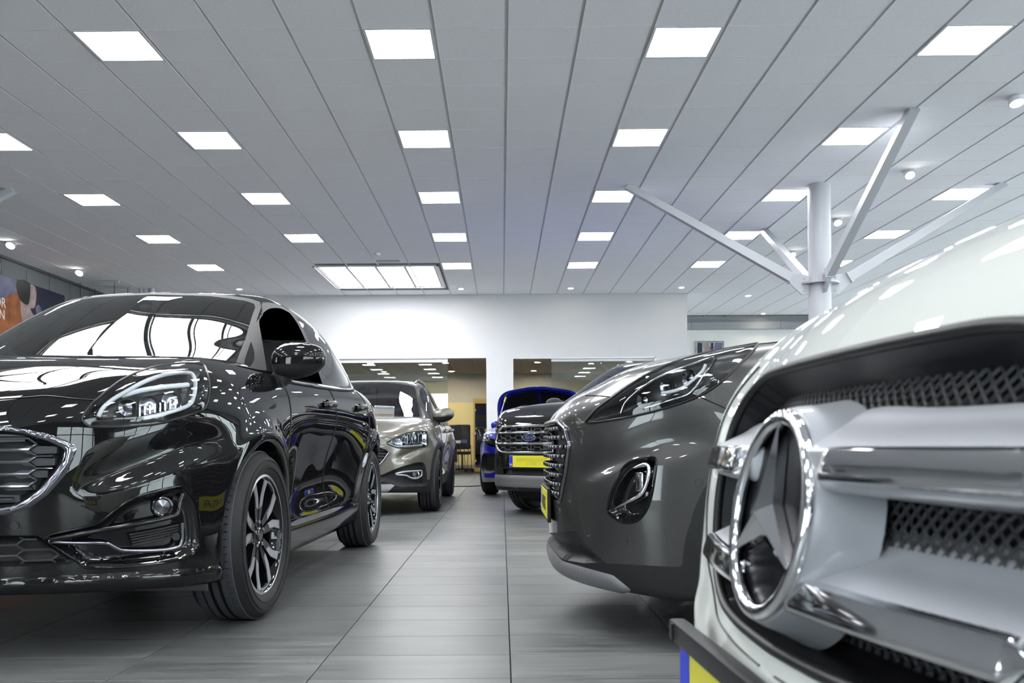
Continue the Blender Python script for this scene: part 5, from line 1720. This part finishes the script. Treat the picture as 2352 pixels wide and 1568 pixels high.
    rl = [q for q in (top_hit(gs, x_, y_, o_) for x_, y_, o_ in ((-1.28, .54, .0), (-1.38, .55, .030), (-1.6, .57, .042), (-2.0, .57, .042), (-2.4, .55, .036), (-2.55, .54, .0))) if q is not None]
    tube2('roof_rail', crom(rl, 6), .016, M_DCHROME, root)
    for sg in (1, -1):
        pts = [(-.27, sg * .12, 1.135), (-.30, sg * .30, 1.142), (-.36, sg * .62, 1.15)]
        mesh('wiper', *tube(crom(pts, 5), .009, 6), M_DARK, root, True)
    for x_, y in ((0, .76), (-2.52, .76)):
        make_wheel(root, x_, y, .333, .205, .215, 'silver', math.radians(10) if x_ == 0 else 0); make_wheel(root, x_, -y, .333, .205, .215, 'silver', math.radians(10) if x_ == 0 else 0)
    # sheet lying on the dashboard
    MB().box(-.62, -.36, -.10, .30, 1.115, 1.118).build('dashboard_sheet', M_WHITE, root)
    return root

def blue_hatch():
    M = place(.57, 12.60, math.radians(-100))
    pm = paint('blue_paint', (.012, .02, .42), .25, .3)
    wx = T1([(-3.6, -3.62), (-2.49, -2.588), (-.9, -.93), (0, 0), (.4, .41), (.82, .855), (1.1, 1.14)])
    wz = T1([(-.2, -.2), (.1, .12), (.3, .34), (.5, .55), (.7, .77), (.83, .92), (.95, 1.062), (1.2, 1.30), (1.47, 1.556), (1.8, 1.88)])
    root, sh, full, gs, mp = other_car(M, pm, 'bright blue hatchback with its bonnet propped open, behind the black SUV', wx, 1.045, wz, .024, (-3.5, -.05, .1), (1.0, .95, 1.08), (-3.4, -.05, .80), (.1, .92, 1.56), 'blue', belt=-.08, gz0=.84)
    surf = sh.copy()
    HP = crom([(.46, .66), (.60, .665), (.74, .72), (.80, .79), (.78, .83), (.66, .80), (.52, .74)], 4, True)
    v = np.where((sh.V[:, 0] > .0) & (sh.N[:, 0] > .1), sdf(sh.V[:, [1, 2]], HP), -1.0)
    hp = largest(sh.cut(v)); d = np.maximum(sdf(hp.V[:, [1, 2]], HP), 0)
    H = empty('headlamp'); H.parent = root
    hp.push(.04, d, .03).build2('lamp_housing', M_REFL, H, normals=False); hp.push(-.004, d, .03).build2('lamp_lens', M_LENS, H, normals=False)
    GI = np.array([(-.05, .66), (.36, .66), (.44, .60), (.40, .46), (.30, .36), (-.05, .36)])
    v = np.where((sh.N[:, 0] > .25) & (sh.V[:, 0] > .3), sdf(sh.V[:, [1, 2]], GI), -1.0)
    inn = sh.cut(v); d = np.maximum(sdf(inn.V[:, [1, 2]], GI), 0); inn.push(.05, d, .02).build('grille_back', M_DARK, root, normals=False)
    FP = crom([(.50, .55), (.66, .58), (.76, .57), (.80, .48), (.78, .34), (.66, .31), (.52, .36)], 4, True)
    v = np.where((sh.N[:, 0] > .1) & (sh.V[:, 0] > .2), sdf(sh.V[:, [1, 2]], FP), -1.0)
    inn = sh.cut(v); d = np.maximum(sdf(inn.V[:, [1, 2]], FP), 0); inn.push(.05, d, .03).build2('fog_lamp_pod', M_DARK, root, normals=False)
    lowf = sh.cut(np.where(sh.V[:, 0] > .2, .25 - sh.V[:, 2], -1.0)); lowf.build('front_splitter', M_SILVER, root)
    # engine bay: the bonnet skin is cut out and stands open
    bay = crom([(.66, -.05), (.64, .30), (.52, .50), (.30, .60), (.0, .64), (-.16, .64), (-.18, .3), (-.18, -.05)], 4, True)
    v = np.where((sh.N[:, 2] > .4) & (sh.V[:, 2] > .7), sdf(sh.V[:, [0, 1]], bay), -1.0)
    bn = sh.cut(v)
    bn.push(.16, np.maximum(sdf(bn.V[:, [0, 1]], bay), 0), .05).build('engine_bay', M_DARK, root, normals=False)
    MB().cbox(.0, .35, -.3, .3, .70, .86, .03).build('engine_cover', M_PIANO, root, True)
    sh.build('body_shell', pm, root)
    hinge = Vector((-.18, 0, .97)); R = Matrix.Translation(hinge) @ Matrix.Rotation(math.radians(-43), 4, 'Y') @ Matrix.Translation(-hinge)
    Bn = empty('bonnet'); Bn.parent = root
    V = np.array([R @ Vector(v) for v in bn.V]); Rn = np.array(R.to_3x3())
    V2 = np.concatenate([V, V * [1, -1, 1]]); nb = len(V); T2_ = np.concatenate([bn.T, bn.T[:, ::-1] + nb])
    mesh('bonnet_skin', V2, T2_, pm, Bn, True)
    inner = bn.push(.022, np.maximum(sdf(bn.V[:, [0, 1]], bay), 0), .02)
    e = sdf(bn.V[:, [0, 1]], bay)
    Vi = np.array([R @ Vector(v) for v in inner.V]); Ni = inner.N @ Rn.T
    a, b = clip(Vi, inner.T, Ni, e - .10)
    for (Vx, Tx, Nx), nm, m in ((a, 'insulation_mat', M_DARK), (b, 'bonnet_frame', pm)):
        n_ = len(Vx); mesh(nm, np.concatenate([Vx, Vx * [1, -1, 1]]), np.concatenate([Tx, Tx[:, ::-1] + n_]), m, Bn, True)
    st = R @ Vector((.50, -.44, .93))
    mesh('prop_rod', *tube([(.52, -.60, .80), st], .006, 6), M_ALU, Bn)
    mesh('rod_grip', *tube([st, st + (Vector((.52, -.60, .80)) - st) * .22], .012, 6), mat('yellow_grip', (.70, .72, .03), .4), Bn)
    tube2('waist_moulding', run(side_hit, full, [(-.5, .88), (-1.42, .90), (-2.2, .94)], .004), .008, M_PIANO, root, seg=6)
    door_mirror(root, (-.74, .70, .97), PUMA, pm, M_DARK, reach=.10)
    for x_, y in ((0, .74), (-2.49, .74)):
        make_wheel(root, x_, y, .31, .2, .21, 'ten', tyre_detail=False); make_wheel(root, x_, -y, .31, .2, .21, 'ten', tyre_detail=False)
    return root
if not ONLY or 'o' in ONLY:
    bronze_hatch(); black_suv(); blue_hatch()
# ------------------------------------------------------------------ office behind the partition
OY0, OY1, OZ = YF + .28, 26.4, 2.75
M_CARPET = mat('brown_carpet', (.045, .035, .03), .95, var=.15, vscale=60)
M_OCEIL = mat('office_ceiling', (.66, .63, .57), .85, var=.03, vscale=30)
M_WOODY = mat('yellow_wood', (.62, .44, .12), .45, var=.08, vscale=12)
M_LAMPWASH = mat('painted_lamp_wash', (.80, .70, .40), .8)  # yellow of the warm lamplight, put into the wall colour
struct('floor_office', MB().box(-5.2, 3.955, YF + .02, OY1, -.011, .006), M_CARPET)
oc = struct('ceiling_office', MB().box(-5.2, 3.955, OY0, OY1, OZ, OZ + .06), M_OCEIL)
for k in range(15):
    MB().box(-5.0 + k * .62 - .011, -5.0 + k * .62 + .011, OY0, OY1, OZ - .006, OZ + .002).build('ceiling_runner', M_FRAMEW, oc)
struct('wall_office_back', MB().box(-5.4, 4.0, OY1, OY1 + .2, 0, OZ + .1), M_BEIGE)
struct('wall_office_left', MB().box(-5.4, -5.2, OY0, OY1, 0, OZ + .1), M_BEIGE)
struct('wall_office_right', MB().box(3.90, 3.953, OY0, OY1, 0, OZ), M_BEIGE)
struct('wall_office_lamp_wash', MB().cbox(-2.6, -.55, OY1 - .03, OY1 - .001, .1, 1.92, .004), M_LAMPWASH)  # warm lamp glow low on the back wall, painted as a yellow panel
k = 0
names = ['left', 'middle', 'right', 'far right']
for i, x in enumerate((-3.28, -1.40, .90, 3.2)):
    for j, y in enumerate((22.7, 25.3)):
        t = empty('office_downlight', (x, y, OZ), 0, 'round warm downlight in the office ceiling, %s, %s row' % (names[i], ('front', 'back')[j]), 'ceiling light', 'round office downlights')
        MB().lathe([(.085, -.012), (.115, -.012), (.118, .0), (.085, .004)], 32, 'z').build('trim_ring', M_FRAMEW, t, True)
        MB().lathe([(0, -.004), (.085, -.004)], 32, 'z').build('lamp_disc', M_WARM, t)

# cabinet with glass doors, binders inside
cb = empty('display_cabinet', (-.20, 23.4, .006), 0, 'tall yellow wood cabinet with glass doors in the office', 'cabinet')
cm = MB().box(-.53, -.49, -.2, .2, 0, 1.86).box(.49, .53, -.2, .2, 0, 1.86).box(-.49, .49, -.2, .2, 1.74, 1.86).box(-.49, .49, -.2, .2, 0, .1).box(-.49, .49, .17, .2, .1, 1.74)
cm.build('carcass', M_WOODY, cb)
for z in (.45, .80, 1.12, 1.42):
    MB().box(-.49, .49, -.17, .17, z, z + .018).build('shelf', M_WOODY, cb)
for x in (-.49, .0):
    d = MB().box(x + .003, x + .487, -.206, -.2, .1, 1.74).build('glass_door', glass('cabinet_glass', (.62, .62, .66), 1.5, 1.0), cb)
    MB().box(x + (.44 if x < 0 else .02), x + (.47 if x < 0 else .05), -.225, -.206, .9, 1.0).build('door_knob', M_CHROME, d)
    for z in (.25, .95, 1.55): MB().box(x + .0, x + .03, -.212, -.206, z, z + .05).build('hinge', M_FRAMEW, d)
M_BIND = mat('blue_box', (.06, .07, .22), .5)
for i, (x, z, w, h) in enumerate(((-.33, 1.438, .24, .26), (-.30, 1.138, .27, .20), (-.33, .818, .24, .22), (-.32, .468, .2, .26), (-.36, .10, .2, .22))):
    MB().cbox(-.20 + x - w / 2, -.20 + x + w / 2, 23.4 - .12, 23.4 + .12, z + .007, z + h, .006).build('storage_box', M_BIND)
    o = bpy.context.scene.objects[-1] if False else None
bx = [o for o in COL.objects if o.name.startswith('storage_box')]
for o, w in zip(bx, ('top shelf', 'second shelf', 'middle shelf', 'fourth shelf', 'cabinet floor')):
    tag(o, 'dark blue storage box on the %s behind cabinet glass' % w, 'box', 'boxes in the glass cabinet')
tag(MB().cbox(-.42, .05, 22.30, 22.75, .006, 1.08, .004).build('counter_block', mat('beech_panel', (.55, .42, .22), .5, var=.05, vscale=10)), 'pale beech counter block standing before the glass cabinet', 'counter')

# desk with computer and loose cables
dk = empty('office_desk', (-1.25, 22.55, .006), 0, 'grey office desk with cables below, behind the bronze hatchback', 'desk')
MB().cbox(-.62, .22, -.35, .35, .70, .73, .006).build('desk_top', M_PIANO, dk)
for x in (-.58, .05):
    for y in (-.3, .3): MB().tube([(x, y, 0), (x, y, .70)], .02, 8).build('leg', M_ALU, dk, True)
MB().box(-.58, .12, .28, .30, .25, .70).build('modesty_panel', M_PIANO, dk)
tag(MB().cbox(-1.42, -1.02, 22.62, 22.66, .86, 1.19, .008).box(-1.25, -1.19, 22.66, 22.69, .74, 1.0).box(-1.34, -1.10, 22.58, 22.76, .737, .75).build('monitor', M_DARK), 'dark computer monitor seen from behind on the office desk', 'monitor')
tag(MB().cbox(-1.22, -1.02, 22.3, 22.5, .737, .80, .004).build('carton', mat('carton_white', (.75, .68, .6), .7)), 'small white carton at the front of the office desk', 'box')
tag(MB().cbox(-1.01, -.86, 22.3, 22.5, .737, .82, .004).build('blue_carton', M_BIND), 'small dark blue carton at the desk end by the wall', 'box')
ch = empty('office_chair', (-1.02, 23.15, .006), 0, 'black office chair pushed up behind the desk', 'chair')
MB().cbox(-.22, .22, -.22, .22, .44, .52, .03).build('seat', M_SEAT, ch, True)
MB().cbox(-.2, .2, .2, .26, .60, 1.24, .03, Matrix.Rotation(math.radians(-6), 4, 'X')).build('backrest', M_SEAT, ch, True)
MB().tube([(0, 0, .05), (0, 0, .45)], .025, 10).build('column', M_DCHROME, ch, True)
for i in range(5):
    a = i * 2 * math.pi / 5
    MB().tube([(0, 0, .08), (.28 * math.cos(a), .28 * math.sin(a), .05)], .018, 8).tube([(.28 * math.cos(a), .28 * math.sin(a), .05), (.28 * math.cos(a), .28 * math.sin(a), .0)], .022, 8).build('foot', M_DARK, ch, True)
random.seed(3)
for i in range(7):
    x = -1.22 + i * .075; y = 22.15
    pts = [(x, y, .69)]
    for z in (.55, .38, .22, .08): pts.append((x + random.uniform(-.024, .024), y + random.uniform(-.08, .08), z))
    pts.append((x + .02, y - .05, .014))
    mesh('desk_cable', *tube(crom(pts, 6), .007, 6), M_DARK, None, True)
CN = ('first', 'second', 'third', 'middle', 'third last', 'second last', 'last')
for i, o in enumerate([o for o in COL.objects if o.name.startswith('desk_cable')]):
    tag(o, '%s black cable from the left in the bundle hanging below the office desk' % CN[i], 'cable', 'desk cables')

# ------------------------------------------------------------------ column with four raking struts
CXX, CYY, CR = 4.237, 12.05, .146
co = empty('steel_column', (CXX, CYY, 0), 0, 'white round steel column with four raking struts behind the van', 'column')
MB().lathe([(CR, 0), (CR, CEIL)], 48, 'z').build('shaft', M_STEEL, co, True, 40)
MB().lathe([(CR, 2.79), (CR + .10, 2.79), (CR + .10, 2.815), (CR, 2.815)], 48, 'z').build('collar', M_STEEL, co, True, 30)
MB().lathe([(CR + .02, 0), (CR + .12, 0), (CR + .12, .02), (CR + .02, .02)], 32, 'z').build('base_plate', M_STEEL, co)
for i, (dx, dy, L) in enumerate(((-1, 0, 2.52), (1, 0, 2.42), (0, -1, 2.74), (0, 1, 2.5))):
    R = Matrix.Rotation(math.atan2(dy, dx), 4, 'Z')
    g = empty('strut'); g.parent = co; g.matrix_local = R
    g.empty_display_size = .1
    # gusset plate
    poly = [(CR - .01, 2.66), (CR + .10, 2.66), (CR + .30, 2.85), (CR + .24, 2.93), (CR + .12, 2.93), (CR - .01, 2.90)]
    V = [(x, -.012, z) for x, z in poly] + [(x, .012, z) for x, z in poly]
    n = len(poly)
    mesh('gusset', V, [tuple(range(n)), tuple(range(2 * n - 1, n - 1, -1))] + [(a, a + n, (a + 1) % n + n, (a + 1) % n) for a in range(n)], M_STEEL, g)
    for bx_, bz in ((CR + .06, 2.71), (CR + .06, 2.87)):
        for s in (-1, 1): MB().lathe([(0, .012), (.016, .012), (.018, 0)], 6, 'y', Matrix.Translation((bx_, s * .012, bz)) @ (Matrix.Rotation(math.pi, 4, 'Z') if s < 0 else Matrix())).build('bolt', M_STEEL, g)
    p0, p1 = Vector((CR + .24, 0, 2.88)), Vector((L, 0, CEIL))
    d = (p1 - p0).normalized(); nrm = d.cross(Vector((0, 1, 0))).normalized()
    w, hh = .052, .06
    V = []
    for p in (p0, p1 + d * .04):
        for a, b in ((-w, -hh), (w, -hh), (w, hh), (-w, hh)): V.append(p + Vector((0, a, 0)) + nrm * b)
    for k in (4, 5, 6, 7): V[k].z = min(V[k].z, CEIL + .03)
    mesh('strut_tube', V, [(0, 1, 2, 3), (7, 6, 5, 4), (0, 4, 5, 1), (1, 5, 6, 2), (2, 6, 7, 3), (3, 7, 4, 0)], M_STEEL, g)
    e = [p0 + Vector((0, a * 1.25, 0)) + nrm * b * 1.25 - d * s for s in (0, .015) for a, b in ((-w, -hh), (w, -hh), (w, hh), (-w, hh))]
    mesh('end_plate', e, [(0, 1, 2, 3), (7, 6, 5, 4), (0, 4, 5, 1), (1, 5, 6, 2), (2, 6, 7, 3), (3, 7, 4, 0)], M_STEEL, g)
p0, p1 = Vector((XL + .02, 12.0, 2.9)), Vector((-6.45, 12.0, CEIL + .01))
d = (p1 - p0).normalized(); nrm = d.cross(Vector((0, 1, 0))).normalized(); V = []
for p in (p0, p1):
    for a, b in ((-.052, -.06), (.052, -.06), (.052, .06), (-.052, .06)): V.append(p + Vector((0, a, 0)) + nrm * b)
for k in (4, 5, 6, 7): V[k].z = min(V[k].z, CEIL + .02)
tag(mesh('wall_strut', V, [(0, 1, 2, 3), (7, 6, 5, 4), (0, 4, 5, 1), (1, 5, 6, 2), (2, 6, 7, 3), (3, 7, 4, 0)], M_STEEL), 'white steel strut meeting the ceiling at the left picture edge', 'strut')

# ------------------------------------------------------------------ spots in the ceiling
def spot(x, y, label, tilt=None, m=M_SPOT, r=.055):
    t = empty('ceiling_spot', (x, y, CEIL), 0, label, 'spotlight', 'small round ceiling spots')
    MB().lathe([(r, -.004), (r + .028, -.006), (r + .032, .002)], 32, 'z').build('trim_ring', M_FRAMEW, t, True)
    if tilt is None:
        MB().lathe([(0, -.012), (r * .8, -.009), (r, -.002)], 24, 'z').build('lamp', m, t, True)
    else:
        ax, ang = tilt
        Mx = Matrix.Translation((0, 0, -.035)) @ Matrix.Rotation(math.radians(ang), 4, ax)
        MB().lathe([(r * .7, .05), (r + .004, .03), (r + .006, -.04), (r - .004, -.042)], 24, 'z', Mx).build('gimbal_head', M_FRAMEW, t, True)
        MB().lathe([(0, -.036), (r - .004, -.036)], 24, 'z', Mx).build('lamp', m, t, True)
spot(-5.70, 19.74, 'glaring warm ceiling spot right above the black crossover roof')
spot(-.88, 19.88, 'small ceiling spot beside the luminous ceiling, at the back wall')
spot(1.53, 19.9, 'small ceiling spot above the right half of the back wall')
spot(3.96, 19.9, 'small ceiling spot at the right end of the back wall')
spot(5.74, 21.07, 'small ceiling spot in the recess right of the back wall, nearer one')
spot(6.94, 24.0, 'small ceiling spot in the recess right of the back wall, farther one')
spot(5.13, 9.0, 'round ceiling spot cut by the right picture edge', ('X', -18), M_SPOTC, .07)
spot(5.16, 11.44, 'tilted ceiling spot right of the near strut', ('X', -38), M_SPOTC, .06)
spot(5.16, 13.89, 'tilted ceiling spot directly right of the steel column', ('X', -38), M_SPOTC, .06)
spot(5.22, 16.25, 'tilted ceiling spot seen behind the far strut', ('X', -38), M_SPOTC, .06)
spot(-8.15, 15.09, 'tilted ceiling spot over the wall poster, nearer one', ('X', -42), M_SPOTC, .07)
spot(-8.13, 17.5, 'tilted ceiling spot over the wall poster, farther one', ('X', -42), M_SPOTC, .07)
vt = empty('ceiling_vent', (-2.09, 16.77, CEIL), 0, 'small white slotted vent in front of the luminous ceiling', 'vent')
MB().box(-.25, .25, -.14, -.11, -.012, .0).box(-.25, .25, .11, .14, -.012, 0).box(-.25, -.22, -.11, .11, -.012, 0).box(.22, .25, -.11, .11, -.012, 0).build('vent_frame', M_FRAMEW, vt)
for i in range(5): MB().box(-.22, .22, -.10 + i * .046, -.085 + i * .046, -.010, 0).build('vent_slat', mat('vent_grey', (.45, .45, .42), .5), vt)
tag(MB().lathe([(0, -.04), (.04, -.038), (.055, -.015), (.055, 0)], 24, 'z', Matrix.Translation((-2.2, 16.15, CEIL))).build('smoke_detector', M_FRAMEW, None, True), 'round white smoke detector on the ceiling near the vent', 'smoke detector')

# ventilation pipes and a hanging unit at the far left
for i, (x, r, lab) in enumerate(((-7.78, .05, 'thinner'), (-7.55, .075, 'thicker'))):
    t = empty('vent_pipe', (x, 19.6, CEIL), 0, '%s silver ventilation pipe dropping from the ceiling at the far left' % lab, 'pipe', 'ventilation pipes')
    MB().lathe([(r, -.62), (r, 0)], 24, 'z').build('pipe', M_ALU, t, True)
    for z in (-.1, -.25, -.4): MB().lathe([(r, z - .012), (r + .006, z), (r, z + .012)], 24, 'z').build('pipe_rib', M_ALU, t, True)
hu = empty('hanging_unit', (-8.15, 18.9, CEIL - .62), 0, 'cream ventilation unit hung from rods above the black crossover', 'ventilation unit')
MB().cbox(-.55, .25, -.3, .45, -.25, .14, .02).build('casing', mat('cream_casing', (.62, .6, .5), .5), hu)
for x, y in ((-.5, -.26), (.2, -.26), (-.5, .41), (.2, .41)):
    MB().tube([(x, y, .1), (x, y, .62)], .006, 6).build('rod', M_DARK, hu)
for y in (-.26, .41): MB().box(-.6, .3, y - .02, y + .02, .58, .615).build('rail', M_TEE, hu)

# ------------------------------------------------------------------ poster on the left wall
PX = XL + .012
po = empty('wall_poster', (XL + .001, 15.6, 0), 0, 'large photo poster of a dark haired person in orange on the left wall', 'poster')
def wy(px): return -XL * F_PX / (CX - px)          # wall depth from picture column
def wz_(px, py): return CAM_H + (CY - .0066 * (px - CX) - py) * wy(px) / F_PX
def flat(nm, pts, m, lvl, poly=None):
    P = [(y - 15.6, z) for y, z in poly] if poly else [(wy(a) - 15.6, wz_(a, b)) for a, b in pts]
    n = len(P); x0, x1 = .010 + lvl * .0012, .0112 + lvl * .0012
    V = [(x0, y, z) for y, z in P] + [(x1, y, z) for y, z in P]
    return mesh(nm, V, [tuple(range(n)), tuple(range(2 * n - 1, n - 1, -1))] + [(i, i + n, (i + 1) % n + n, (i + 1) % n) for i in range(n)], m, po)
m_navy = mat('print_navy', (.012, .014, .035), .5, var=.2, vscale=3)
m_lav = mat('print_lavender', (.13, .13, .22), .5, var=.35, vscale=4)
m_or = mat('print_rust', (.30, .09, .02), .5, var=.35, vscale=5)
m_hair = mat('print_hair', (.012, .011, .012), .5)
m_skin = mat('print_skin', (.34, .25, .24), .5, var=.25, vscale=6)
m_gold = mat('print_gold', (.55, .36, .08), .5, var=.2, vscale=6)
MB().box(0, .010, -3.4, 2.78, .95, 3.77).build('poster_sheet', m_navy, po)
def sm(p): return [tuple(q) for q in crom(p, 5, True)]
flat('print_background', sm([(8, 632), (20, 636), (40, 645), (52, 690), (30, 710), (-40, 720), (-60, 660), (-20, 628)]), m_lav, 1)
flat('print_shirt', sm([(-60, 730), (0, 690), (40, 672), (50, 700), (75, 730), (80, 790), (60, 860), (-60, 860)]), m_or, 2)
flat('print_neck', sm([(47, 690), (58, 680), (75, 720), (90, 735), (85, 760), (55, 745)]), m_skin, 3)
flat('print_hair', sm([(38, 650), (48, 642), (62, 646), (70, 655), (68, 690), (62, 700), (48, 690), (40, 670)]), m_hair, 4)
flat('print_face', sm([(70, 654), (80, 658), (84, 672), (83, 690), (80, 705), (72, 708), (66, 700), (68, 675)]), m_skin, 3)
flat('print_collar', sm([(82, 706), (90, 700), (95, 716), (86, 722)]), m_lav, 4)
flat('print_sleeve', None, m_gold, 1, sm([(16.9, 1.3), (17.3, 1.2), (17.5, 1.6), (17.35, 2.1), (17.0, 2.0)]))
flat('print_paper', None, M_WHITE, 2, sm([(17.45, 2.1), (17.7, 1.9), (17.75, 2.4), (17.6, 2.6)]))
for s, px_, py_ in (('OR', 13, 707), ('N', 11, 734)):
    cu = bpy.data.curves.new('poster_text', 'FONT'); cu.body = s; cu.size = .245; cu.extrude = .001; cu.align_x = 'RIGHT'
    o = bpy.data.objects.new('poster_text', cu); COL.objects.link(o)
    me = bpy.data.meshes.new_from_object(o.evaluated_get(bpy.context.evaluated_depsgraph_get())); bpy.data.objects.remove(o)
    me.materials.clear(); me.materials.append(M_WHITE)
    t = link('poster_lettering', me, None, po); t.location = (.018, wy(px_) - 15.6, wz_(px_, py_)); t.rotation_euler = (math.pi / 2, 0, math.pi / 2)

# framed picture in the recess, floor cable
fp = empty('picture_frame', (5.62, YF2 - .002, 3.10), 0, 'small black framed photo high on the far wall right of the partition', 'picture')
MB().box(-.37, .37, -.03, -.02, -.34, .34).build('photo_print', mat('print_grey', (.35, .36, .38), .5, var=.6, vscale=9), fp)
for a, b, c, d_ in ((-.385, .385, .325, .345), (-.385, .385, -.345, -.325), (-.385, -.365, -.325, .325), (.365, .385, -.325, .325)):
    MB().box(a, b, -.04, 0, c, d_).build('frame_bar', M_DCHROME, fp)
for a, b, m in ((-.33, -.20, m_navy), (-.14, -.02, m_skin), (.03, .10, m_navy), (.14, .33, m_lav)):
    MB().box(a, b, -.032, -.03, -.25, .30).build('photo_figure', m, fp)
pts = [(-1.3, 14.6, .006), (-.8, 14.9, .006), (-.45, 15.05, .006), (-.2, 15.5, .006), (.1, 15.75, .006), (.5, 15.8, .006)]
tag(mesh('floor_cable', *tube(crom(pts, 8), .011, 6), M_DARK, None, True), 'thin black cable lying across the aisle floor far back', 'cable')
